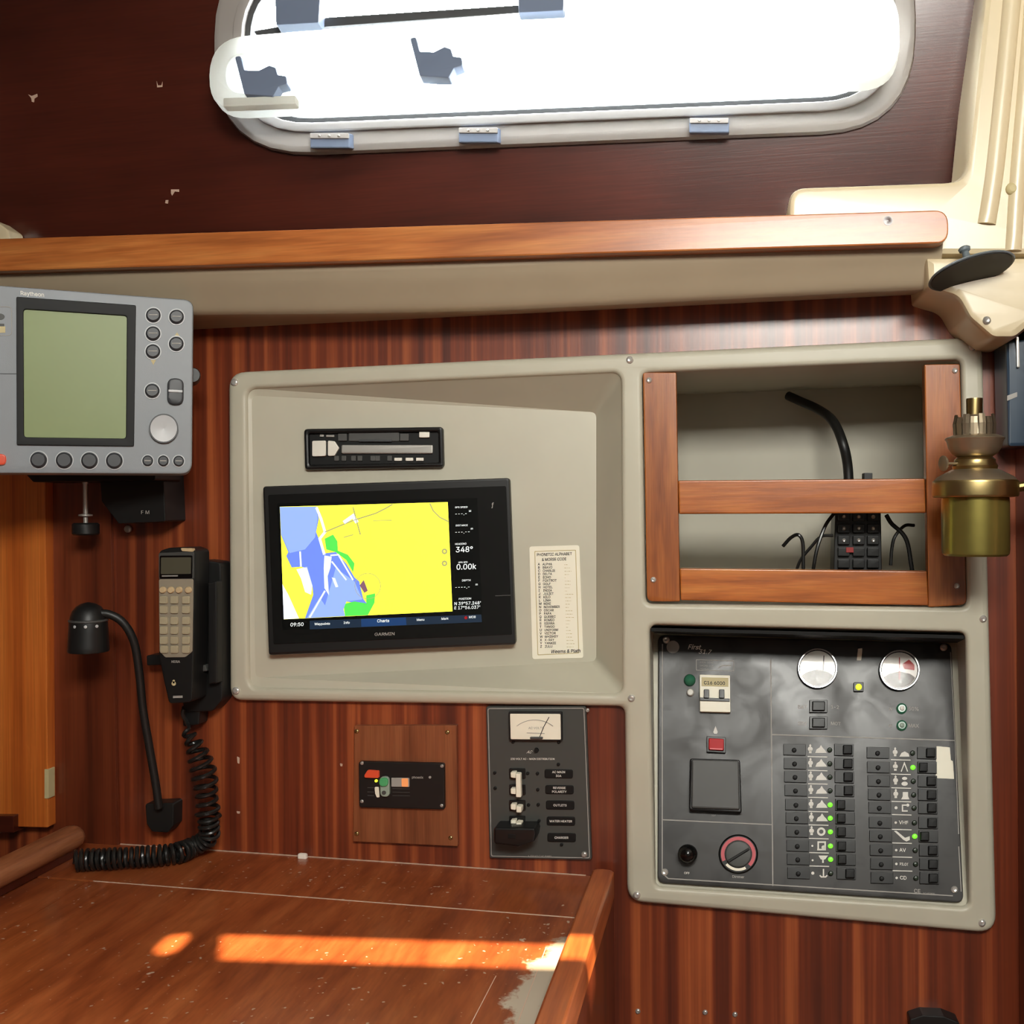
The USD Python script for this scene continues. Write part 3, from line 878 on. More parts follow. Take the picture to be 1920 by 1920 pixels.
sc = part(pl, 'screen', flat(zp((120, 215), (1620, 175), (1660, 1110), (160, 1165)), 0.0008, 0.001), 'screen_black', PT, False)
h = [0.001 + 0.00015 * i for i in range(8)]
part(sc, 'chart_land', flat(zp((140, 240), (1400, 205), (1435, 1025), (170, 1085)), h[0], h[1]), 'map_land', PT, False)
part(sc, 'chart_sea', flat(zp((141, 242), (415, 240), (432, 330), (412, 430), (432, 480), (480, 590), (560, 580), (640, 670), (700, 770), (735, 800), (765, 930), (800, 975), (640, 950), (618, 1010), (630, 1060), (330, 1076), (392, 900), (385, 830), (345, 700), (300, 690), (230, 695), (190, 610), (205, 580), (150, 450)), h[1], h[2]), 'map_sea', PT, False)
part(sc, 'chart_shallow', flat(zp((141, 242), (415, 240), (425, 330), (405, 470), (330, 560), (215, 588), (152, 445)), h[2], h[3]), 'map_shallow', PT, False)
part(sc, 'chart_shallow', flat(zp((480, 980), (560, 700), (700, 800), (760, 935), (640, 950), (618, 1010), (630, 1058), (345, 1074), (440, 920)), h[2], h[3]), 'map_shallow', PT, False)
part(sc, 'chart_foreshore', flat(zp((478, 480), (540, 450), (572, 500), (575, 570), (650, 600), (700, 665), (690, 730), (640, 640), (560, 580), (490, 560)), h[2], h[3]), 'map_green', PT, False)
part(sc, 'chart_foreshore', flat(zp((620, 970), (700, 950), (790, 965), (790, 905), (855, 890), (850, 960), (800, 1053), (630, 1060)), h[2], h[3]), 'map_green', PT, False)
part(sc, 'chart_blank', flat(zp((160, 820), (205, 900), (285, 1078), (170, 1084)), h[1], h[2]), 'map_white', PT, False)
part(sc, 'chart_blank', flat(zp((265, 710), (345, 690), (385, 830), (375, 900), (330, 880), (300, 780)), h[1], h[2]), 'map_white', PT, False)
part(sc, 'chart_quay', cat(flat(zp((475, 605), (530, 615), (520, 700), (500, 760), (510, 905), (475, 850), (470, 700)), h[3], h[4]), flat(zp((530, 770), (555, 775), (580, 840), (560, 845)), h[3], h[4]),
                          line(zp((365, 1070), (480, 870)), 3.4, h[3], h[4]), line(zp((530, 650), (640, 790)), 3, h[3], h[4]), line(zp((520, 605), (580, 600), (690, 790)), 3, h[3], h[4]), line(zp((293, 575), (300, 690)), 3.4, h[3], h[4]),
                          line(zp((415, 245), (450, 330), (480, 430), (440, 480), (475, 600)), 5, h[3], h[4]), line(zp((620, 360), (690, 310), (720, 360)), 7, h[3], h[4])), 'map_white', PT, False)
part(sc, 'chart_road', cat(line(zp((480, 430), (600, 380), (700, 340), (860, 290), (940, 250), (985, 222)), 2, h[3], h[4]), line(zp((1265, 215), (1290, 270), (1340, 320), (1405, 352)), 2, h[3], h[4]), line(zp((690, 245), (720, 360), (745, 450)), 2, h[3], h[4]), line(zp((840, 345), (980, 342)), 1, h[3], h[4]), line(zp((620, 470), (690, 450)), 1.4, h[3], h[4])), 'map_grey', PT, False)
cx, cy = Z(800, 835)
part(sc, 'range_ring', ringplate(cx, cy, 23.5, 24.3, h[3], h[4], 40), 'map_grey', PT, False)
part(sc, 'boat_mark', flat(zp((740, 830), (770, 790), (800, 870), (775, 885)), h[4], h[5]), 'map_mark', PT, False)
for y in (575, 665):
    x_, y_ = Z(1375, y)
    part(sc, 'zoom_button', ringplate(x_, y_, 2.5, 5.2, h[3], h[4], 16), 'map_grey', PT, False)
part(sc, 'menu_bar', flat(zp((365, 1095), (1650, 1048), (1655, 1105), (365, 1160)), h[0], h[1]), 'screen_bar', PT, False)
part(sc, 'menu_tab', flat(zp((750, 1080), (1085, 1069), (1090, 1127), (752, 1140)), h[1], h[2]), 'screen_tab', PT, False)
S = -0.036
tx = []
for t, x, y, hp in [('09:50', 218, 1137, 6.5), ('Waypoints', 400, 1128, 4.3), ('Info', 618, 1118, 4.3), ('Charts', 868, 1107, 5.5), ('Menu', 1165, 1096, 4.2), ('Mark', 1350, 1088, 4.2), ('MOB', 1556, 1076, 4.2),
                    ('GPS SPEED', 1452, 252, 3.2), ('---.-', 1450, 306, 6), ('kt', 1556, 280, 4), ('DISTANCE', 1458, 388, 3.2), ('---.--', 1450, 443, 6), ('m', 1570, 412, 4), ('HEADING', 1452, 527, 3.4), ('348\u00b0', 1456, 582, 10), ('GPS SPD', 1478, 664, 3), ('0.00k', 1460, 712, 10), ('DEPTH', 1505, 800, 3.6), ('----.-', 1450, 856, 6), ('m', 1606, 830, 4), ('POSITION', 1480, 938, 3.4), ("N 39\u00b057.248'", 1446, 978, 5.6), ("E 17\u00b056.037'", 1446, 1010, 5.6)]:
    tx.append(text(t, *Z(x, y), hp, h[3], S, True))
for m in tx:
    part(sc, 'screen_text', m, 'screen_text', PT, False)
x_, y_ = Z(1535, 1072)
part(sc, 'alarm_dot', turned(x_, y_, [(3, h[1]), (3, h[3]), (.2, h[3])], 12), 'red_plastic', PT, False)
part(pl, 'maker_name', text('GARMIN', *Z(848, 1208), 5.4, 0.0008, S, True, wide=1.25), 'print_grey', PT, False)
part(pl, 'power_mark', text('\u0192', *Z(1725, 242), 8, 0.0008, S, True), 'print_grey', PT, False)
part(pl, 'card_door_seam', line(zp((1755, 908), (1872, 903)), 1.2, 0.0005, 0.0012), 'dark_grey', PT, False)

# ------------------------------------------------------------------ phonetic alphabet sticker
SK = Plane(FLO.p0 + FLO.n * 0.0009, FLO.n)
sk = thing('alphabet_sticker', 'white phonetic alphabet and morse code sticker right of the chart plotter', 'sticker', FLO.W(1045, 1232))


def K(x, y):
    return (980 + x / 8.0, 1010 + y / 8.0)


part(sk, 'card', slab([K(98, 118), K(850, 98), K(912, 1790), K(145, 1810)], -0.0009, 0.0, 5, .4), 'label_cream', SK)
bq = [K(175, 185), K(800, 165), K(848, 1720), K(222, 1750)]
part(sk, 'border', ringframe(bq, inset(bq, 1.6), 2, 1.5, -0.0001, 0.0002, .1, .1, 3), 'print_tan', SK, False)
words = 'ALPHA BRAVO CHARLIE DELTA ECHO FOXTROT GOLF HOTEL INDIA JULIET KILO LIMA MIKE NOVEMBER OSCAR PAPA QUEBEC ROMEO SIERRA TANGO UNIFORM VICTOR WHISKEY X-RAY YANKEE ZULU'.split()
morse = '.- -... -.-. -.. . ..-. --. .... .. .--- -.- .-.. -- -. --- .--. --.- .-. ... - ..- ...- .-- -..- -.-- --..'.split()
tx = [text('PHONETIC ALPHABET', *K(208, 262), 5.2, 0, -0.03, True, wide=.86), text('& MORSE CODE', *K(285, 335), 5.2, 0, -0.03, True, wide=.86), text('Weems & Plath', *K(420, 1718), 6, 0, -0.03, True, lean=.1, wide=.95)]
ms = []
for i, w in enumerate(words):
    y = 400 + i * 49.4
    x = 225 + i * 1.4
    tx.append(text(w[0], *K(x, y), 4.3, 0, -0.02, True))
    tx.append(text(w, *K(x + 70, y), 4.3, 0, -0.02, True, wide=0.92))
    xx = K(x + 400, 0)[0]
    for ch in morse[i]:
        L = 1.2 if ch == '.' else 3.4
        ms.append(flat([(xx, K(0, y - 14)[1]), (xx + L, K(0, y - 14)[1]), (xx + L, K(0, y - 6)[1]), (xx, K(0, y - 6)[1])], 0, 0.0002))
        xx += L + 1.2
part(sk, 'lettering', cat(tx), 'print_black', SK, False)
part(sk, 'morse_marks', cat(ms), 'print_tan', SK, False)

# ------------------------------------------------------------------ breaker panel
bp = thing('breaker_panel', 'dark main breaker panel with two round gauges in the lower right recess', 'breaker panel', PAN.W(1510, 1690))
BQ = [(1234, 1190), (1784, 1206), (1807, 1693), (1233, 1655)]
part(bp, 'plate', slab(BQ, -0.004, 0.0, 14, 2, n=6), 'panel_plate', PAN)
P_ = PAN


def B(x, y):
    return (1170 + x / 2.5946, 1140 + y / 2.5946)


def bpts(*pts):
    return [B(*p) for p in pts]


part(bp, 'border_lines', cat(line(bpts((187, 175), (186, 1290), (215, 1316), (1600, 1400)), 2.2, 0, 0.0004), line(bpts((714, 250), (717, 612), (724, 1352)), 2.2, 0, 0.0004), line(bpts((717, 616), (1612, 645)), 2.2, 0, 0.0004),
                             line(bpts((186, 1030), (720, 1054)), 2.2, 0, 0.0004), line(bpts((1588, 215), (1610, 640), (1628, 1100)), 1.8, 0, 0.0004), line(bpts((1628, 1160), (1640, 1380)), 1.8, 0, 0.0004)), 'print_grey', P_, False)
part(bp, 'logo', turned(*B(238, 190), [(12, 0), (12, 0.0005), (9, 0.0006), (1, 0.0006)], 20), 'print_grey', P_, False)
part(bp, 'panel_name', cat(text('First', *B(308, 200), 8.5, 0, 0.03, True, lean=.35), text('31.7', *B(360, 222), 8, 0, 0.03, True, lean=.35)), 'print_white', P_, False)
lq = bpts((350, 250), (536, 256), (536, 308), (350, 304))
part(bp, 'label_box', ringframe(lq, inset(lq, 1.3), 1, .8, 0, 0.0004, .1, .1, 2), 'print_grey', P_, False)
part(bp, 'label_text', cat(text('230V 50HZ', *B(368, 268), 3.4, 0, .03), text('SHORE 16A', *B(368, 284), 3.4, 0, .03), text('POWER', *B(368, 300), 3.4, 0, .03), line(bpts((460, 290), (480, 280), (520, 280)), 2, 0, 0.0004)), 'print_grey', P_, False)
part(bp, 'pilot_lens', turned(*B(320, 352), [(11, 0), (11, 0.003), (8, 0.006), (4, 0.0075), (.5, 0.008)], 20), 'green_lens', P_, label='green pilot lens')
part(bp, 'push_button', turned(*B(323, 412), [(7, 0), (7, 0.003), (5, 0.005), (.5, 0.0055)], 16), 'print_white', P_, label='small white push button')
mb = part(bp, 'main_breaker', slab(bpts((368, 328), (516, 332), (518, 512), (370, 508)), 0, 0.008, 2, 1.2), 'label_cream', P_)
part(mb, 'rating_label', slab(bpts((378, 342), (508, 345), (508, 388), (378, 385)), 0.008, 0.0084, 1, .3), 'print_tan', P_)
part(mb, 'rating_print', text('C16 6000', *B(388, 376), 6, 0.0084, .03, True), 'print_black', P_, False)
for x in (402, 476):
    part(mb, 'toggle', slab(bpts((x - 13, 402), (x + 13, 402), (x + 13, 446), (x - 13, 446)), 0.008, 0.012, 2, 1), 'black_satin', P_)
part(mb, 'slot', slab(bpts((370, 440), (514, 446), (514, 460), (370, 456)), 0.008, 0.010, 1, .5), 'black_satin', P_)
part(bp, 'drop_symbol', flat(bpts((445, 574), (452, 592), (456, 604), (452, 612), (438, 612), (434, 604), (438, 592)), 0, 0.0004), 'print_white', P_, False)
rs = part(bp, 'bilge_switch', slab(bpts((402, 625), (495, 630), (495, 708), (402, 704)), 0, 0.005, 2, 1), 'black_satin', P_)
part(rs, 'rocker', slab(bpts((412, 636), (486, 640), (486, 697), (412, 693)), 0.004, 0.009, 3, 2), 'red_plastic', P_, label='red rocker')
part(rs, 'rocker_mark', slab(bpts((418, 684), (480, 687), (480, 694), (418, 691)), 0.0088, 0.0092, 1, .4), 'red_pale', P_)
sk2 = part(bp, 'socket_cover', slab(bpts((322, 735), (564, 742), (572, 1000), (318, 988)), 0, 0.012, 5, 3), 'black_satin', P_)
part(sk2, 'lid', slab(bpts((331, 742), (557, 748), (562, 985), (330, 976)), 0.012, 0.016, 4, 3), 'dark_grey', P_)
part(sk2, 'cover_print', text('12V', *B(425, 1012), 3, 0, .04), 'print_grey', P_, False)
kp = [(11, 0), (10, 0.004)] + [(18.5 * math.cos(a), 0.0140 + 0.0122 * math.sin(a)) for a in np.radians([-52, -30, -10, 10, 25, 40, 52, 64, 75, 84, 89])]
kb = part(bp, 'ball_knob', turned(*B(312, 1196), kp, 32), 'black_gloss', P_, 60)
part(bp, 'knob_print', text('OFF', *B(292, 1294), 4, 0, .04, True), 'print_white', P_, False)
dl = part(bp, 'dimmer_dial', turned(*B(556, 1197), [(37, 0), (37, 0.002), (34, 0.004), (33, 0.004)], 40), 'black_satin', P_)
cx, cy = B(556, 1197)
part(dl, 'red_scale', ringplate(cx, cy, 26, 32.5, 0.004, 0.0048, 40, -205, 45), 'dial_red', P_, label='red scale arc')
part(dl, 'white_scale', ringplate(cx, cy, 26.5, 31.5, 0.004, 0.0048, 18, 62, 140), 'label_cream', P_, label='white scale arc')
part(dl, 'knob', turned(cx, cy, [(25, 0.003), (24.5, 0.007), (22, 0.008), (1, 0.008)], 32), 'ac_plate', P_)
part(dl, 'pointer', slab([(cx - 21, cy + 12), (cx + 19, cy - 12), (cx + 21, cy - 8), (cx - 18, cy + 16)], 0.007, 0.011, 1, 1), 'black_deep', P_)
part(bp, 'dial_print', text('Dimmer', *B(526, 1312), 4.5, 0, .04, True), 'print_grey', P_, False)
for i, (x, y, r) in enumerate([(940, 297, 36), (1337, 306, 36.5)]):
    cx, cy = B(x, y)
    g = part(bp, 'gauge', turned(cx, cy, [(r + 2, 0), (r + 2, 0.004), (r, 0.0065), (r - 2.5, 0.0065), (r - 3, 0.004), (1, 0.004)], 44), 'black_satin', P_)
    part(g, 'gauge_bezel', ringplate(cx, cy, r - 1.5, r + 0.6, 0.004, 0.0070, 44), 'chrome', P_)
    part(g, 'gauge_face', turned(cx, cy, [(r - 3, 0.004), (r - 3, 0.0045), (1, 0.0045)], 40), 'gauge_white', P_)
    arc = [(cx + (r - 4) * math.cos(a), cy + (r - 4) * math.sin(a)) for a in np.radians(np.linspace(25, 155, 18))]
    part(g, 'gauge_shield', flat(arc + [(cx - 20, cy + 7), (cx, cy + 2), (cx + 20, cy + 7)], 0.0045, 0.0048), 'gauge_dark', P_, False)
    if i:
        part(g, 'red_zone', flat([(cx + 6, cy - 12), (cx + 18, cy - 20), (cx + 28, cy - 10), (cx + 28, cy), (cx + 8, cy - 3)], 0.0045, 0.0048), 'print_red', P_, False)
    part(g, 'needle', line([(cx + (0 if i else 12), cy - 24), (cx + (0 if i else 9), cy + 18)], 1.6, 0.005, 0.0054), 'print_red' if i else 'print_black', P_, False)
    part(g, 'gauge_print', text('A' if i else 'V', cx - 3, cy + 24, 7, 0.005, .04, True), 'print_white', P_, False)
    dm = turned(cx, cy, [(r - 2, 0.0055), (r * .8, 0.0085), (r * .55, 0.0105), (r * .28, 0.0117), (1, 0.012)], 40)
    part(g, 'gauge_glass', dm, 'clear_glass', P_, 60)
cx, cy = B(1140, 386)
iv = part(bp, 'charge_light', box(cx - 9.5, cy - 9, cx + 9.5, cy + 9, 0, 0.003, 2, 1), 'black_satin', P_)
part(iv, 'lens', turned(cx, cy, [(6, 0.002), (6, 0.004), (4, 0.0055), (.5, 0.006)], 18), 'led_yellow', P_, label='glowing yellow green lens')
part(bp, 'paper_tag', slab(bpts((1138, 198), (1160, 196), (1154, 256), (1132, 256)), 0, 0.0006, 1, .2), 'label_cream', P_, label='torn white paper tag')
part(bp, 'white_sticker', slab(bpts((1520, 672), (1585, 678), (1590, 740), (1600, 745), (1606, 832), (1516, 828)), 0, 0.0006, 1, .2), 'label_cream', P_, label='blank white sticker')
for y in (480, 560):
    cx, cy = B(945, y)
    s = part(bp, 'test_switch', box(cx - 17, cy - 12, cx + 17, cy + 12, 0, 0.003, 1.5, 1), 'black_satin', P_)
    part(s, 'rocker', slab([(cx - 12, cy - 9), (cx + 12, cy - 9), (cx + 12, cy + 9), (cx - 12, cy + 9)], 0.003, 0.006, 2, 2), 'black_plastic', P_)
    part(bp, 'switch_print', cat(text('BAT' if y < 500 else 'SRV', *B(845, y + 9), 6.5, 0, .04, True), text('1-2' if y < 500 else 'MOT', *B(1005, y + 9), 6, 0, .04, True)), 'print_grey', P_, False)
for y, lit in ((490, True), (572, False)):
    cx, cy = B(1350, y)
    s = part(bp, 'pilot_light', turned(cx, cy, [(10, 0), (10, 0.002), (7, 0.004), (1, 0.004)], 20), 'green_lens', P_)
    part(s, 'lens', turned(cx, cy, [(4.4, 0.004), (3.6, 0.0055), (.5, 0.006)], 14), 'print_white' if lit else 'grey_rocker', P_)
    part(bp, 'pilot_print', cat(text('W', *B(1288, y + 7), 5, 0, .04, True), text('50%' if lit else 'MAX', *B(1382, y + 8), 6.5, 0, .04, True)), 'print_grey', P_, False)


def symbol(kind, x, y):
    """pictograms printed beside each breaker; x, y is the left middle, about 37 px wide"""
    o = []
    bulb = lambda a: [flat(ring_pts(a, y - 1.5, 4.6, 14), 0, .0004), flat([(a - 2.4, y + 1), (a + 2.4, y + 1), (a + 2.4, y + 6.5), (a - 2.4, y + 6.5)], 0, .0004), flat([(a - 2.2, y - 8.5), (a, y - 11), (a + 2.2, y - 8.5), (a + 1, y - 5), (a - 1, y - 5)], 0, .0004)]
    if kind.startswith('boat'):
        o += bulb(x + 5)
        o += [flat([(x + 14, y + 6), (x + 17, y - 1), (x + 22, y - 4), (x + 25, y - 9), (x + 29, y - 3), (x + 33, y + 1), (x + 36, y + 6)], 0, .0004)]
    elif kind == 'nav':
        o += bulb(x + 5) + [ringplate(x + 23, y, 4, 8, 0, .0004, 20)]
    elif kind == 'fridge':
        o += [line([(x + 17, y + 7), (x + 17, y - 7), (x + 30, y - 7), (x + 30, y + 7), (x + 15, y + 7)], 3, 0, .0004), flat(ring_pts(x + 27, y + 3, 4, 12), 0, .0004), flat(ring_pts(x + 6, y, 2, 10), 0, .0004)]
    elif kind == 'fan':
        o += [flat([(x + 17, y - 7), (x + 35, y - 7), (x + 30, y), (x + 27, y + 1), (x + 27, y + 7), (x + 24, y + 7), (x + 24, y + 1), (x + 21, y)], 0, .0004), flat(ring_pts(x + 6, y + 2, 2, 10), 0, .0004)]
    elif kind == 'anchor':
        o += [line([(x + 26, y - 8), (x + 26, y + 6)], 2.6, 0, .0004), line([(x + 19, y + 4), (x + 22, y + 7), (x + 26, y + 7), (x + 30, y + 7), (x + 33, y + 4)], 2.6, 0, .0004), flat(ring_pts(x + 6, y, 3, 10), 0, .0004)]
    elif kind == 'lights':
        o += bulb(x + 8) + [flat([(x + 16, y + 7), (x + 20, y), (x + 26, y - 3), (x + 33, y + 1), (x + 35, y + 7)], 0, .0004)]
    elif kind == 'stern':
        o += bulb(x + 8) + [line([(x + 19, y + 8), (x + 25, y - 8), (x + 31, y + 8)], 2, 0, .0004)]
    elif kind == 'steam':
        o += bulb(x + 8) + [flat(ring_pts(x + 25, y - 5, 5, 14, 3), 0, .0004), flat(ring_pts(x + 25, y + 5, 6, 14, 4), 0, .0004)]
    elif kind == 'deck':
        o += bulb(x + 8) + [flat([(x + 21, y - 5), (x + 31, y - 5), (x + 31, y + 3), (x + 34, y + 9), (x + 18, y + 9), (x + 21, y + 3)], 0, .0004)]
    elif kind == 'pump':
        o += [flat(ring_pts(x + 8, y, 3, 10), 0, .0004), line([(x + 30, y + 6), (x + 20, y + 6), (x + 20, y - 5), (x + 27, y - 5)], 2.6, 0, .0004), flat(ring_pts(x + 30, y - 5, 3, 10), 0, .0004)]
    elif kind == 'shower':
        o += [flat([(x + 3, y - 10), (x + 8, y - 10), (x + 24, y + 3), (x + 33, y), (x + 33, y + 7), (x + 27, y + 10), (x + 21, y + 7)], 0, .0004)]
    else:
        o += [flat(ring_pts(x + 7, y, 2.4, 10), 0, .0004), text(kind, x + 13, y + 2.6, 6.5 if len(kind) < 4 else 5.0, 0, .05, True, wide=1.0 if len(kind) < 4 else 0.8)]
    return cat(o)


rows1 = [690, 757, 822, 888, 957, 1022, 1088, 1157, 1222, 1290]
rows2 = [705, 775, 842, 908, 972, 1044, 1110, 1178, 1245, 1313]
kinds1 = ['boat1', 'boat2', 'boat3', 'boat4', 'boat5', 'boat6', 'nav', 'fridge', 'fan', 'anchor']
kinds2 = ['lights', 'stern', 'steam', 'deck', 'pump', 'VHF', 'shower', 'AV', 'PILOT', 'CD']
for c, (rows, kinds, x0) in enumerate([(rows1, kinds1, 775), (rows2, kinds2, 1180)]):
    for i, (yz, kd) in enumerate(zip(rows, kinds)):
        sh = (i * 3.0, i * 1.7)[c and 1 or 0]
        sh = i * (2.2 if c == 0 else 2.2)
        xl, y = B(x0 + sh, yz)
        fb = part(bp, 'fuse_holder', slab([(xl, y - 11), (xl + 42, y - 10), (xl + 42, y + 11), (xl, y + 10)], 0, 0.0025, 1, .6), 'black_plastic', P_)
        part(fb, 'fuse_button', turned(xl + 20, y + 1, [(4.5, 0.0025), (4.2, 0.005), (3, 0.0055), (.3, 0.0055)], 14), 'black_deep', P_)
        xi = B(x0 + 118 + sh * .5, yz)[0]
        part(bp, 'symbol', symbol(kd, xi, y), 'print_white', P_, False)
        if i < 9:
            part(bp, 'row_line', line([(xi, y + 12.6), (xi + 37, y + 13.6)], 1.8, 0, 0.0004), 'print_white', P_, False)
        lit = (c == 0 and 4 <= i <= 8) or (c == 1 and i in (1, 6))
        xd, yd = B((1000 if c == 0 else 1403) + i * (.6 if c == 0 else 1.8), yz + 1)
        part(bp, 'indicator_light', turned(xd, yd, [(4.8, 0), (4.8, 0.002), (3.4, 0.0036), (.4, 0.004)], 14), 'led_green' if lit else 'led_off', P_, label='lit green indicator' if lit else None)
        xs = B((1022 if c == 0 else 1425) + sh * .6, yz)[0]
        sw = part(bp, 'breaker_switch', slab([(xs, y - 11), (xs + 36, y - 10), (xs + 36, y + 12), (xs, y + 11)], 0, 0.003, 1, .6), 'black_plastic', P_)
        a, b_ = ((xs + 2, xs + 18) if lit else (xs + 16, xs + 33))
        q = slab([(a, y - 8), (b_, y - 8), (b_, y + 9), (a, y + 9)], 0.003, 0.0075, 2, 2)
        part(sw, 'rocker', q, 'black_deep', P_)
part(bp, 'maker_print', cat(text('CE', *B(1410, 1385), 7, 0, .05, True), text('SCHEIBER', *B(1455, 1392), 3.2, 0, .05)), 'print_grey', P_, False)
for x, y in [(198, 1285), (1607, 1370), (205, 155), (1555, 192)]:
    part(bp, 'screw', dome_screw(*B(x, y), 7), 'chrome', P_)

# ------------------------------------------------------------------ AC panel
AP = yplane(-0.007)
ac = thing('ac_panel', 'narrow dark grey mains panel with white switches under the fascia', 'switch panel', WALL.W(1010, 1610))


def A(x, y):
    return (600 + x / 3.31, 1300 + y / 3.31)


def ap(*pts):
    return [A(*p) for p in pts]


aq = ap((1030, 82), (1650, 80), (1686, 1034), (1052, 1022))
part(ac, 'plate', slab(aq, -0.007, 0, 4, 1.5), 'ac_plate', AP)
aq2 = inset(aq, 3)
part(ac, 'edge_line', ringframe(aq2, inset(aq2, 1.6), 4, 3, -0.0001, 0.0004, .1, .1, 3), 'print_grey', AP, False)
mt = part(ac, 'meter', slab(ap((1176, 110), (1506, 112), (1508, 290), (1180, 288)), 0, 0.006, 2, 1.2), 'black_plastic', AP)
part(mt, 'meter_face', slab(ap((1186, 120), (1498, 122), (1500, 280), (1190, 278)), 0.006, 0.0066, 2, .4), 'label_cream', AP)
cx, cy = A(1340, 340)
arc = [(cx + 55 * math.cos(a), cy - 55 * math.sin(a)) for a in np.radians(np.linspace(52, 128, 14))]
part(mt, 'meter_scale', cat(line(arc, 1, 0.0066, 0.007), text('AC VOLTS', *A(1300, 215), 4.2, 0.0066, 0, False), line(ap((1290, 238), (1400, 242)), 1, 0.0066, 0.007)), 'print_grey', AP, False)
part(mt, 'needle', line(ap((1370, 262), (1395, 200), (1428, 140)), 1.3, 0.007, 0.0075), 'print_black', AP, False)
part(mt, 'needle_cover', slab(ap((1310, 262), (1390, 262), (1390, 276), (1310, 276)), 0.0066, 0.0085, 2, 1), 'dark_grey', AP)
part(ac, 'adjuster', turned(*A(1344, 352), [(4.5, 0), (4, 0.003), (.5, 0.003)], 14), 'black_deep', AP)
part(ac, 'heading_print', cat(text('230 VOLT AC - MAIN DISTRIBUTION', *A(1182, 412), 3.3, 0, 0.002, True), text('AC', *A(1280, 372), 5, 0, 0, False, lean=.6)), 'print_white', AP, False)
part(ac, 'foot_print', text('A 230 VOLT AC PANEL', *A(1290, 1014), 3, 0.0003, 0.01), 'print_grey', AP, False)
rowsA = [495, 595, 692, 790]
for i, y in enumerate(rowsA):
    b = part(ac, 'breaker', slab(ap((1175, y - 30), (1275, y - 30), (1277, y + 34), (1177, y + 34)), 0, 0.002, 2, .6), 'black_satin', AP)
    part(b, 'toggle', slab(ap((1192, y - 17), (1226, y - 20), (1226, y + 20), (1194, y + 16)), 0.002, 0.010, 2, 1.5), 'label_cream', AP)
    if i >= 2:
        part(b, 'toggle', slab(ap((1230, y - 10), (1264, y - 6), (1264, y + 30), (1232, y + 28)), 0.002, 0.014, 2, 1.5), 'label_cream', AP)
part(ac, 'tie_bar', slab(ap((1228, 480), (1258, 482), (1262, 628), (1230, 626)), 0.006, 0.014, 2, 1.5), 'label_cream', AP, label='white bar joining the upper two toggles')
tags = ['AC MAIN\n30A', 'REVERSE\nPOLARITY', 'OUTLETS', 'WATER HEATER', 'CHARGER']
for i, (y, t) in enumerate(zip([498, 596, 692, 791, 893], tags)):
    dx = i * 4.5
    lb = part(ac, 'label_tag', slab(ap((1394 + dx, y - 27), (1570 + dx, y - 25), (1570 + dx, y + 29), (1394 + dx, y + 27)), 0, 0.0015, 4, 1), 'black_deep', AP)
    ls = t.split('\n')
    part(lb, 'label_print', cat([text(s, *A(1482 + dx, y + 7 + (j - (len(ls) - 1) / 2) * 24), 4.0, 0.0015, 0.01, True, center=True) for j, s in enumerate(ls)]), 'print_white', AP, False)
for x, y in [(1085, 492), (1088, 588), (1350, 497), (1352, 597), (1355, 690), (1360, 790), (1290, 495), (1295, 692), (1480, 440), (1500, 938), (1200, 300), (1482, 302)]:
    part(ac, 'pilot_light', turned(*A(x, y), [(3, 0), (3, 0.0015), (2, 0.002), (.2, 0.002)], 12), 'black_deep', AP)
part(ac, 'screw', dome_screw(*A(1640, 1000), 6), 'steel', AP)
part(ac, 'screw', dome_screw(*A(1660, 105), 4), 'steel', AP)
GP = yplane(-0.036)
gd = part(ac, 'switch_guard', slab(ap((1076, 836), (1330, 838), (1340, 870), (1330, 920), (1230, 956), (1092, 940), (1078, 930)), -0.029, 0, 5, 4), 'black_satin', GP)
part(gd, 'guard_slot', slab(ap((1165, 872), (1215, 876), (1215, 902), (1165, 900)), -0.001, 0.0005, 2, .5), 'black_deep', GP)

# ------------------------------------------------------------------ wooden plate with charger remote
WP = yplane(-0.008)
wp = thing('wooden_plate', 'rectangular brown wooden backing plate left of the mains panel', 'plate', WALL.W(760, 1583))
part(wp, 'board', slab([(664, 1361), (856, 1360), (858, 1587), (662, 1578)], -0.008, 0, 1.5, 1.2), 'plate_wood', WP)
for x, y in [(669, 1371), (839, 1373), (669, 1563), (845, 1571)]:
    part(wp, 'screw', dome_screw(x, y, 4.2), 'brass', WP)
CR = yplane(-0.014)
cr = thing('charger_remote', 'small black control unit with red and green rockers on the wooden plate', 'control unit', WP.W(753, 1518))


def R(x, y):
    return (660 + x / 10.667, 1420 + y / 10.667)


def rpts(*p):
    return [R(*q) for q in p]


part(cr, 'case', slab(rpts((130, 85), (1840, 125), (1850, 1050), (140, 1005)), -0.006, 0, 5, 2), 'black_plastic', CR)
part(cr, 'alarm_lamp', slab(rpts((270, 340), (330, 245), (550, 260), (550, 400), (275, 390)), 0, 0.005, 2, 1.5), 'red_bright', CR, label='orange red lamp')
part(cr, 'indicator_light', turned(*R(486, 468), [(3, 0), (3, 0.001), (2, 0.0025), (.3, 0.003)], 12), 'led_yellow', CR)
rk = part(cr, 'rocker_switch', slab(rpts((565, 370), (755, 375), (770, 780), (585, 775)), 0, 0.004, 8, 2), 'grey_rocker', CR)
part(rk, 'rocker_half', slab(rpts((572, 385), (745, 388), (752, 560), (576, 558)), 0.004, 0.007, 7, 2), 'green_rocker', CR, label='green upper half')
part(rk, 'rocker_dot', turned(*R(660, 690), [(4, 0.004), (4, 0.0045), (1, 0.0045)], 14), 'dark_grey', CR)
bg = part(cr, 'bar_display', slab(rpts((790, 405), (1150, 410), (1150, 590), (790, 585)), 0, 0.001, 1.5, .5), 'print_grey', CR)
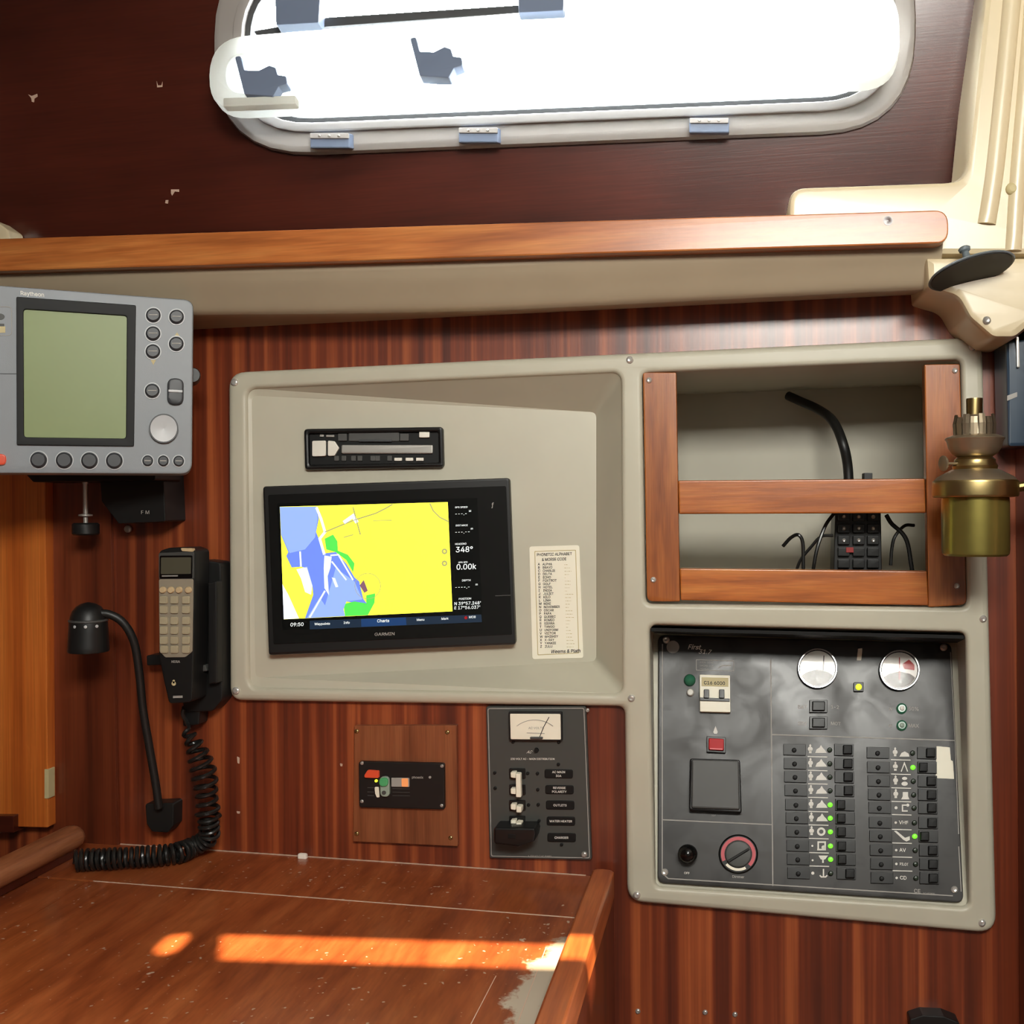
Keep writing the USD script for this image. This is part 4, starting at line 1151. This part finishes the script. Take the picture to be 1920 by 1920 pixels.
part(bg, 'bar_light', slab(rpts((995, 415), (1125, 415), (1130, 585), (1000, 582)), 0.001, 0.0016, 2, .5), 'orange_lamp', CR, label='orange lit bar')
for y in (625, 695, 765):
    part(cr, 'scale_line', line(rpts((810, y), (1155, y + 6)), .9, 0, 0.0004), 'dark_grey', CR, False)
for y in (605, 690, 762):
    part(cr, 'scale_line', line(rpts((310, y), (440, y + 5)), 1.2, 0, 0.0004), 'dark_grey', CR, False)
part(cr, 'slide_scale', slab(rpts((455, 590), (540, 590), (555, 800), (500, 800), (465, 720)), 0, 0.001, 2, .4), 'label_cream', CR)
part(cr, 'maker_print', cat(text('phoenix', *R(1195, 420), 4.2, 0, .02, True), turned(*R(1560, 398), [(2.5, 0), (2.5, .0004), (.2, .0004)], 12)), 'print_grey', CR, False)
for x, y in [(200, 115), (1800, 175), (200, 880), (1795, 965)]:
    part(cr, 'screw', dome_screw(*R(x, y), 3.4), 'steel', CR)

# ------------------------------------------------------------------ radar display on its bracket
A31 = math.radians(30)
RD = Plane(yplane(-0.105).W(360, 725), (math.sin(A31), -math.cos(A31), 0), 0.0006)
rd = thing('radar_display', 'grey radar display with blank green screen on a swivel bracket', 'radar display', WALL.W(240, 985))


def D(x, y):
    return (x / 4.0, 500 + y / 4.0)


def dp(*p):
    return [D(*q) for q in p]


case = [(-120, 526), (363, 562), (360, 889), (-120, 887)]
part(rd, 'case', slab(case, -0.052, 0, [20, 20, 22, 20], 4, n=6), 'grey_case', RD)
bz = dp((125, 228), (1020, 292), (1005, 1348), (128, 1338))
part(rd, 'screen_bezel', ringframe(bz, dp((178, 322), (952, 372), (945, 1290), (182, 1280)), 3, 6, 0.0, 0.003, 1, 2, 4), 'black_deep', RD)
part(rd, 'screen', slab(dp((172, 316), (958, 366), (950, 1296), (176, 1286)), 0, 0.0008, 4, .5), 'lcd_green', RD)
part(rd, 'maker_name', text('Raytheon', *D(152, 212), 7.4, 0, 0.075, True), 'print_white', RD, False)


def key(x, y, r, ry=None, h=0.005, name='key', txt=True):
    cx, cy = D(x, y)
    r /= 4.0
    ry = (ry or r * 4) / 4.0
    k = part(rd, name, solid([lay(ring_pts(cx, cy, r, 24, ry), 0), lay(ring_pts(cx, cy, r, 24, ry), h * .7), lay(ring_pts(cx, cy, r * .8, 24, ry * .8), h), lay(ring_pts(cx, cy, r * .1, 24, ry * .1), h)]), 'grey_key', RD)
    part(k, 'key_well', ringplate(cx, cy, r + .4, r + 2.2, -0.0002, 0.0009, 28), 'grey_light', RD)
    if txt:
        part(k, 'key_print', flat([(cx - r * .6, cy - 1), (cx + r * .6, cy - .8), (cx + r * .6, cy + 1), (cx - r * .6, cy + .8)], h, h + .0003), 'print_grey', RD, False)


for x, y in [(1150, 366), (1324, 378), (1148, 503), (1322, 580), (1147, 637), (1142, 932)]:
    key(x, y, 54, 49)
for x, y in [(291, 1450), (483, 1452), (672, 1454), (858, 1455)]:
    key(x, y, 61, 57, 0.006, 'soft_key', False)
for x, y in [(1108, 1456), (1225, 1457), (1340, 1458)]:
    key(x, y, 39, 38)
rk = part(rd, 'rocker_key', slab(dp((1255, 838), (1378, 842), (1376, 1040), (1253, 1036)), 0, 0.006, 14, 4, n=6), 'grey_key', RD)
part(rk, 'rocker_ridge', slab(dp((1262, 925), (1370, 930), (1370, 950), (1262, 945)), 0.0058, 0.0072, 2, 1), 'grey_light', RD)
tp = part(rd, 'track_pad', turned(*D(1228, 1215), [(27, 0), (27, 0.003), (25, 0.0045), (20, 0.004), (1, 0.0025)], 36), 'grey_light', RD)
part(tp, 'pad_ring', ringplate(*D(1228, 1215), 25, 27.5, -0.0002, 0.0046, 36), 'grey_key', RD)
part(rd, 'arrow_print', flat(dp((1305, 525), (1328, 492), (1350, 525)), 0, .0004), 'print_tan', RD, False)
part(rd, 'arrow_print', flat(dp((1130, 700), (1170, 700), (1150, 738)), 0, .0004), 'print_tan', RD, False)
cq = dp((-300, 290), (90, 300), (90, 518), (-300, 512))
part(rd, 'help_box', ringframe(cq, inset(cq, 1.2), 8, 7, 0, .0005, .1, .1, 4), 'print_grey', RD, False)
part(rd, 'help_print', cat(flat(ring_pts(0, 594, 9, 16, 6), 0, .0004), flat([(-40, 607), (8, 607), (8, 612), (-40, 612)], 0, .0004)), 'dark_grey', RD, False)
part(rd, 'help_patch', flat([(-40, 612), (10, 612), (10, 624), (-40, 624)], 0, .0004), 'print_tan', RD, False)
part(rd, 'power_key', slab([(-30, 850), (12, 852), (12, 872), (-30, 870)], 0, 0.005, 9, 2), 'red_bright', RD, label='red power key')
part(rd, 'card_seam', line([(-120, 699), (31, 701)], 1.2, -0.0005, 0.0006), 'grey_key', RD, False)
part(rd, 'side_knob', turned(362, 700, [(15, -0.046), (15, -0.020), (13, -0.016), (1, -0.016)], 24), 'black_plastic', RD)
BK = yplane(-0.05)
part(rd, 'bracket', slab([(186, 885), (306, 885), (310, 978), (222, 982), (190, 940)], -0.05, 0.0, 4, 2), 'black_plastic', BK)
part(rd, 'bracket_arm', slab([(70, 884), (315, 884), (315, 902), (90, 905)], -0.03, 0.03, 4, 2), 'black_satin', BK)
part(rd, 'bracket_print', text('F M', 264, 964, 7, 0.0, 0), 'print_grey', BK, False)
part(rd, 'bracket_screw', dome_screw(240, 992, 7), 'steel', yplane(-0.004))
bt = BK.W(160, 900)
mp = 0.00062
part(rd, 'bolt', lathe(bt, [(0.004, 0.0), (0.004, -0.004), (0.0032, -0.006), (0.0032, -0.044), (0.009, -0.045), (0.009, -0.047), (0.003, -0.048), (0.003, -0.056)], 16), 'steel')
part(rd, 'bolt_knob', lathe(bt + np.array([0, 0, -0.056]), [(0.015, 0.0), (0.017, -0.002), (0.017, -0.014), (0.015, -0.016), (0.002, -0.016)], 24), 'black_plastic')

# ------------------------------------------------------------------ handset
HS = yplane(-0.066)
hs = thing('radio_handset', 'black radio telephone handset with tan keypad hanging in its cradle', 'handset', WALL.W(360, 1325))


def Hh(x, y):
    return (260 + x / 5.333, 1000 + y / 5.333)


def hp_(*p):
    return [Hh(*q) for q in p]


part(hs, 'body', slab(hp_((198, 178), (300, 145), (470, 140), (562, 168), (560, 480), (545, 1220), (532, 1690), (300, 1705), (248, 1480), (200, 1235)), -0.036, 0, [10, 14, 14, 10, 20, 20, 8, 8, 20, 20], 3, n=5), 'black_plastic', HS)
part(hs, 'face', slab(hp_((205, 455), (550, 452), (540, 1180), (470, 1238), (270, 1240), (212, 1180)), 0, 0.0012, 5, .8), 'keypad_gold', HS)
part(hs, 'screen_surround', slab(hp_((203, 195), (556, 182), (552, 460), (205, 462)), 0, 0.0012, 4, 1), 'dark_grey', HS)
dsp = part(hs, 'display', slab(hp_((218, 222), (545, 220), (542, 450), (215, 452)), 0.0012, 0.0018, 3, .5), 'black_gloss', HS)
part(dsp, 'display_glass', slab(hp_((232, 240), (532, 238), (530, 405), (230, 408)), 0.0018, 0.0022, 2, .3), 'lcd_dark', HS)
part(dsp, 'display_print', flat(hp_((240, 420), (400, 418), (400, 430), (240, 432)), 0.0018, 0.0022), 'print_grey', HS, False)
for x in (250, 330, 412, 505):
    part(hs, 'round_key', turned(*Hh(x, 565), [(6.4, 0.001), (6.2, 0.003), (5, 0.004), (.5, 0.004)], 18), 'key_gold', HS)
for y in (665, 762, 872, 968, 1068, 1158):
    for x in (260, 366, 482):
        if y == 1158 and x == 260:
            x = 265
        part(hs, 'key', slab(hp_((x - 38, y - 38), (x + 38, y - 38), (x + 38, y + 38), (x - 38, y + 38)), 0.001, 0.0035, 3, 1.2), 'key_tan', HS)
part(hs, 'maker_print', cat(text('NERA', *Hh(325, 1295), 4.5, 0, 0, True)), 'print_grey', HS, False)
part(hs, 'lock_symbol', cat(flat(ring_pts(*Hh(352, 1502), 4.2, 14), 0, .0004), flat(hp_((340, 1470), (352, 1462), (364, 1470), (360, 1500), (344, 1500)), 0, .0004)), 'print_tan', HS, False)
part(hs, 'status_print', flat(hp_((345, 1625), (440, 1622), (440, 1645), (345, 1648)), 0, .0004), 'print_grey', HS, False)
part(hs, 'top_label', slab(hp_((425, 145), (545, 150), (550, 185), (440, 178)), -0.004, 0.002, 2, .5), 'key_gold', HS)
CD = yplane(-0.028)
cd = thing('handset_cradle', 'black wall cradle holding the radio handset', 'cradle', WALL.W(390, 1320))
part(cd, 'back_plate', slab([(352, 1056), (382, 1050), (414, 1054), (417, 1312), (398, 1334), (345, 1336), (338, 1300)], -0.028, 0.0, [10, 10, 10, 20, 14, 8, 10], 4), 'black_plastic', CD)
part(cd, 'side_rail', slab([(399, 1092), (416, 1088), (417, 1278), (400, 1280)], 0, 0.014, 3, 3), 'black_plastic', CD)
part(cd, 'lower_clip', slab([(374, 1246), (394, 1244), (397, 1256), (376, 1258)], 0, 0.012, 2, 2), 'dark_grey', CD)
part(cd, 'clip_arm', slab([(274, 1229), (306, 1227), (306, 1247), (275, 1248)], -0.028, 0.0, 3, 2), 'black_plastic', CD)
part(cd, 'cable_gland', slab([(336, 1325), (372, 1322), (370, 1360), (340, 1364)], -0.026, -0.004, 4, 3), 'black_plastic', CD)

# coiled cord
zc = DESK_Z + 0.0145


def onz(px, py, z):
    return Plane((0, 0, z), (0, 0, 1)).W(px, py)


cpath = [yplane(-0.030).W(346, 1330), yplane(-0.034).W(349, 1366), yplane(-0.036).W(366, 1400), yplane(-0.034).W(382, 1450), yplane(-0.032).W(388, 1500), yplane(-0.032).W(391, 1545)]
e0 = cpath[-1]
cpath += [np.array([e0[0] - 0.002, -0.030, zc + 0.012]), np.array([e0[0] - 0.022, -0.036, zc])]
cpath += [onz(330, 1600, zc), onz(270, 1606, zc), onz(210, 1610, zc), onz(160, 1612, zc), onz(138, 1614, zc)]
cpth = spline(np.array(cpath), 40)
seg = np.r_[0, np.cumsum(np.linalg.norm(np.diff(cpth, axis=0), axis=1))]
L = seg[-1]
rho_hang = 0.30
turns, ph = [], 0.0
N = 1500
sv = np.linspace(0, L, N)
cx_ = np.column_stack([np.interp(sv, seg, cpth[:, k]) for k in range(3)])
T, Nn, Bb = frames(cx_)
hx = []
for i, s in enumerate(sv):
    f = s / L
    pitch = 0.0118 if f < 0.42 else 0.0068
    if f < .08:
        pitch = 0.03
    ph += 2 * math.pi * (L / N) / pitch
    rr = 0.0142 * min(1, max(0.15, (f - 0.03) / 0.15)) * (1 + 0.12 * math.sin(f * 31))
    rr = rr if f < .42 else 0.0112
    w_ = meshkit.noise(np.array([s * 60, 3.1, 0.5])) - 0.5
    rr *= 1 + 0.25 * w_
    ph += 0.05 * (meshkit.noise(np.array([s * 90, 0.2, 7.7])) - 0.5)
    hx.append(cx_[i] + rr * (math.cos(ph) * Nn[i] + math.sin(ph) * Bb[i]))
single('coiled_cord', tube(np.array(hx), 0.0027, 7), 'cord_black', 'black coiled handset cord drooping onto the chart table', 'cord')

# ------------------------------------------------------------------ gooseneck lamp
GB = yplane(-0.022)
gl = thing('gooseneck_lamp', 'black gooseneck chart lamp with domed head on the left wall', 'lamp', WALL.W(300, 1558))
part(gl, 'base', slab([(271, 1507), (326, 1505), (325, 1548), (314, 1562), (284, 1560), (274, 1545)], -0.022, 0, 6, 3), 'rubber_black', GB)
gp = [(298, 1515, -0.03), (292, 1470, -0.034), (279, 1395, -0.042), (268, 1330, -0.05), (262, 1270, -0.058), (254, 1215, -0.066), (243, 1185, -0.072), (226, 1163, -0.078), (205, 1152, -0.084), (190, 1150, -0.088)]
part(gl, 'neck', tube(spline(np.array([yplane(y).W(a, b) for a, b, y in gp]), 8), 0.0052, 14), 'rubber_black')
hc = yplane(-0.09).W(166, 1222)
k2 = 0.000625
hd = [(38.5, 0), (40, 3), (39.5, 12), (38, 40), (37, 60), (36, 62), (35, 70), (31, 82), (24, 91), (14, 97), (4, 99.5), (0.2, 100)]
part(gl, 'head', lathe(hc, [(0.01 * k2, 20 * k2), (33 * k2, 12 * k2), (36 * k2, 0.5 * k2)] + [(a * k2, b * k2) for a, b in hd], 40), 'black_plastic')
part(gl, 'head_ring', lathe(hc, [(37.2 * k2, 61 * k2), (38.2 * k2, 62 * k2), (38 * k2, 65 * k2), (36 * k2, 66 * k2)], 40), 'dark_grey')
for a in (-0.62, -0.12, 0.36):
    az = math.atan2(EYE[1] - hc[1], EYE[0] - hc[0]) + a * 1.2
    d = np.array([math.cos(az), math.sin(az), 0])
    part(gl, 'vent_hole', lathe(hc + np.array([0, 0, 54 * k2]) + d * 36.6 * k2, [(3.2 * k2, -0.001), (3.2 * k2, 0.0007), (2 * k2, 0.0011), (.2 * k2, 0.0012)], 12, d), 'grey_light')

# ------------------------------------------------------------------ oil lamp and smoke bell
OY = -0.115
oc = yplane(OY).W(1829, 1042)
ko = np.dot(oc - EYE, FWD) / FPX
ol = thing('oil_lamp', 'brass oil lamp without chimney on the right partition', 'oil lamp', oc)
lz = lambda prof: [(r * ko, (1042 - y) * ko) for r, y in prof]
part(ol, 'tank', lathe(oc, lz([(2, 1040), (54, 1042), (58, 1038), (59, 1030), (59, 940), (58, 932), (2, 931)]), 48), 'brass_glass')
part(ol, 'band', lathe(oc, lz([(60, 933), (73, 932), (75, 928), (75, 905), (73, 901), (60, 900)]), 48), 'brass')
part(ol, 'shoulder', lathe(oc, lz([(2, 902), (72, 901), (66, 894), (46, 883), (40, 880), (2, 880)]), 48), 'brass_old')
part(ol, 'collar', lathe(oc, lz([(2, 882), (38, 881), (40, 874), (36, 868), (36, 862), (31, 857), (2, 856)]), 40), 'brass')
part(ol, 'bowl', lathe(oc, lz([(2, 858), (30, 857), (40, 850), (46, 840), (49, 828), (52, 823), (50, 820), (40, 816), (2, 815)]), 40), 'brass_old')
cr_ = []
for k in range(16):
    a0, a1 = 2 * math.pi * k / 16, 2 * math.pi * (k + .8) / 16
    q = []
    for r, y in [(37, 816), (38, 795), (35, 778 + (k % 2) * 5)]:
        q.append((r * ko, (1042 - y) * ko))
    v, f = [], []
    for th, off in ((0, 0), (1, .0012)):
        for a in (a0, (a0 + a1) / 2, a1):
            for r, z in q:
                v.append(oc + np.array([(r - off) * math.cos(a), (r - off) * math.sin(a), z]))
    for o in (0, 9):
        for i in range(2):
            for j in range(2):
                p = o + i * 3 + j
                f += [(p, p + 3, p + 4), (p, p + 4, p + 1)]
    cr_.append(trimesh.Trimesh(np.array(v), f, process=False))
part(ol, 'gallery', cat(cr_), 'brass_old', smooth=False)
part(ol, 'burner_cone', lathe(oc, lz([(33, 815), (31, 800), (22, 785), (16, 778), (2, 777)]), 32), 'brass_old')
part(ol, 'wick_tube', lathe(oc, lz([(14, 780), (14.5, 749), (14, 747), (12, 747), (12, 752), (1, 752)]), 28), 'brass')
wk = oc + np.array([0, 0, (1042 - 869) * ko])
dl_ = np.array([-0.93, -0.37, 0])
part(ol, 'wick_stem', tube(np.array([wk + dl_ * 34 * ko, wk + dl_ * 50 * ko, wk + dl_ * 66 * ko]), 0.0014, 8), 'brass_old')
part(ol, 'wick_key', lathe(wk + dl_ * 62 * ko, [(0.0075, 0), (0.008, 0.001), (0.008, 0.002), (0.0065, 0.003), (0.001, 0.003)], 16, dl_), 'brass_old')
ar = oc + np.array([0, 0, (1042 - 915) * ko])
part(ol, 'bracket_arm', tube(np.array([ar + np.array([73 * ko, 0, 0]), ar + np.array([0.062, 0, 0.004]), np.array([RB_X - 0.002, OY, ar[2] + 0.008])]), 0.005, 10), 'brass')
part(ol, 'wall_flange', lathe(np.array([RB_X - 0.004, OY, ar[2] + 0.008]), [(0.018, 0), (0.018, 0.003), (0.002, 0.003)], 20, (1, 0, 0)), 'brass')

sc_ = yplane(-0.125).W(1821, 510)
bell = thing('smoke_bell', 'grey round smoke bell hanging above the oil lamp', 'smoke bell', sc_)
kb_ = np.dot(sc_ - EYE, FWD) / FPX
bx = UP + RIGHT * (-0.17) + FWD * 0.25
bx /= np.linalg.norm(bx)
part(bell, 'dish', lathe(sc_, [(0.5 * kb_, 5 * kb_), (50 * kb_, 4 * kb_), (75 * kb_, -1 * kb_), (77 * kb_, 0.5 * kb_), (74 * kb_, 4 * kb_), (52 * kb_, 11 * kb_), (24 * kb_, 17 * kb_), (12 * kb_, 20 * kb_), (.3 * kb_, 21 * kb_)], 48, bx), 'bell_grey')
part(bell, 'dish_inside', lathe(sc_, [(.4 * kb_, 1.5 * kb_), (45 * kb_, 1.5 * kb_), (72 * kb_, -0.6 * kb_), (72 * kb_, -1.6 * kb_), (45 * kb_, 0.6 * kb_), (.4 * kb_, 0.8 * kb_)], 48, bx), 'bell_inside')
part(bell, 'knob', lathe(sc_ + bx * 19 * kb_, [(13 * kb_, 0), (10 * kb_, 6 * kb_), (7 * kb_, 12 * kb_), (6 * kb_, 22 * kb_), (10 * kb_, 25 * kb_), (11 * kb_, 30 * kb_), (8 * kb_, 33 * kb_), (.4 * kb_, 34 * kb_)], 24, bx), 'bell_grey')
cc = sc_ + bx * 46 * kb_
part(bell, 'hook', tube(np.array([cc - bx * 0.004, cc + np.array([0.002, 0.006, 0.004]), np.array([cc[0] + 0.004, -0.097, cc[2] + 0.004])]), 0.0018, 8), 'steel')

BC = yplane(-0.06)
bc = thing('blue_case', 'dark blue case hanging on the partition at the right edge', 'case', BC.W(1930, 836))
part(bc, 'body', slab([(1886, 640), (1990, 628), (1992, 836), (1890, 838)], -0.05, 0, 8, 6), 'blue_case', BC)
part(bc, 'highlight_strip', slab([(1903, 632), (1909, 632), (1911, 690), (1905, 690)], 0, 0.004, 2, 1), 'chrome', BC)  # bright strip standing for the highlight down the case
part(bc, 'label', slab([(1888, 742), (1907, 735), (1907, 744), (1888, 752)], 0, 0.0008, 1, .2), 'print_grey', BC)

# ------------------------------------------------------------------ chart table
xl = onz(150, 1668, DESK_Z)[0]
hl = DESKP.W(640, 1687)
desk = thing('chart_table', 'worn red brown wooden chart table with hinged lid', 'table', (0, -0.3, 0.3))
FY = -0.66
part(desk, 'back_strip', wbox(xl - 0.12, FID_X0 + 0.002, hl[1] + 0.0012, -0.0005, DESK_Z - 0.018, DESK_Z, 0.001, 0.0008), 'desk_wood')
part(desk, 'lid', wbox(xl - 0.005, FID_X0 + 0.002, FY, hl[1] - 0.0012, DESK_Z - 0.018, DESK_Z, 0.001, 0.0008), 'desk_wood')
part(desk, 'hinge_line', wbox(xl, FID_X0, hl[1] - 0.0016, hl[1] + 0.0010, DESK_Z - 0.018, DESK_Z + 0.0002, 0.0004, 0.0002), 'chip_pale', label='pale dusty hinge line')
part(desk, 'end_strip', wbox(xl - 0.12, xl - 0.0065, FY, hl[1] - 0.0012, DESK_Z - 0.018, DESK_Z - 0.001, 0.001, 0.0008), 'desk_wood')
part(desk, 'cabinet', wbox(xl - 0.1, FID_X0 + 0.024, FY + 0.02, -0.001, 0.302, DESK_Z - 0.018), 'mahogany_post')
fw = 0.0265
fz = DESK_Z + 0.014
part(desk, 'fiddle', slab([(FID_X0, -0.012), (FID_X0 + fw, -0.012), (FID_X0 + fw, FY), (FID_X0, FY)], DESK_Z - 0.018, fz, 0.006, 0.003, 1.0), 'fiddle_wood_deep', WORLD)
part(desk, 'scratch', cat(line([DESKP.W(*p)[:2] for p in [(930, 1830), (870, 1945)]], 0.0008, DESK_Z, DESK_Z + .0003), line([DESKP.W(*p)[:2] for p in [(1024, 1776), (968, 1925)]], 0.0009, DESK_Z, DESK_Z + .0003)), 'chip_pale', WORLD, False, label='long pale scratches')
part(desk, 'dust_line', line([(xl - 0.05, -0.0016), (FID_X0 - 0.01, -0.0016)], 0.0018, DESK_Z, DESK_Z + 0.0008), 'chip_pale', WORLD, False)
# grab rail on the left of the table
g0 = yplane(-0.055).W(132, 1571)
gr = thing('grab_rail', 'rounded light brown wooden arm rail at the left of the chart table', 'rail', (g0[0], -0.3, DESK_Z))
gpts = [np.array([g0[0], g0[1] - t, g0[2] - 0.0]) for t in np.linspace(0, 0.6, 24)]
rr = np.full(24, 0.0185)
gp2 = [gpts[0] + np.array([0, 0.016 * s, 0]) for s in (1.0, 0.8, 0.5)] + gpts
r2 = np.r_[[0.004, 0.011, 0.0165], rr]
rail = tube(np.array(gp2), r2, 20)
rail.vertices[:, 2] = g0[2] + (rail.vertices[:, 2] - g0[2]) * 0.85
part(gr, 'rail', rail, 'bar_wood')
part(gr, 'cheek', wbox(g0[0] - 0.012, g0[0] + 0.010, -0.62, -0.05, DESK_Z + 0.0005, g0[2] - 0.008), 'mahogany_dark')
wb = DESKP.W(571, 1606)
single('foam_bit', put(slab([(wb[0] - .006, -0.0035), (wb[0] + .006, -0.0035), (wb[0] + .006, -0.0105), (wb[0] - .006, -0.0105)], DESK_Z, DESK_Z + .006, .002, .0015, 1.0), WORLD), 'chip_white', 'tiny white crumb at the back edge of the chart table', 'crumb')
LT = yplane(-0.02)
single('cupboard_latch', slab([(1705, 1912), (1730, 1904), (1770, 1906), (1800, 1918), (1795, 1950), (1710, 1950)], -0.02, 0, 6, 3), 'black_plastic', 'dark latch on the wall at the bottom edge', 'latch', LT)
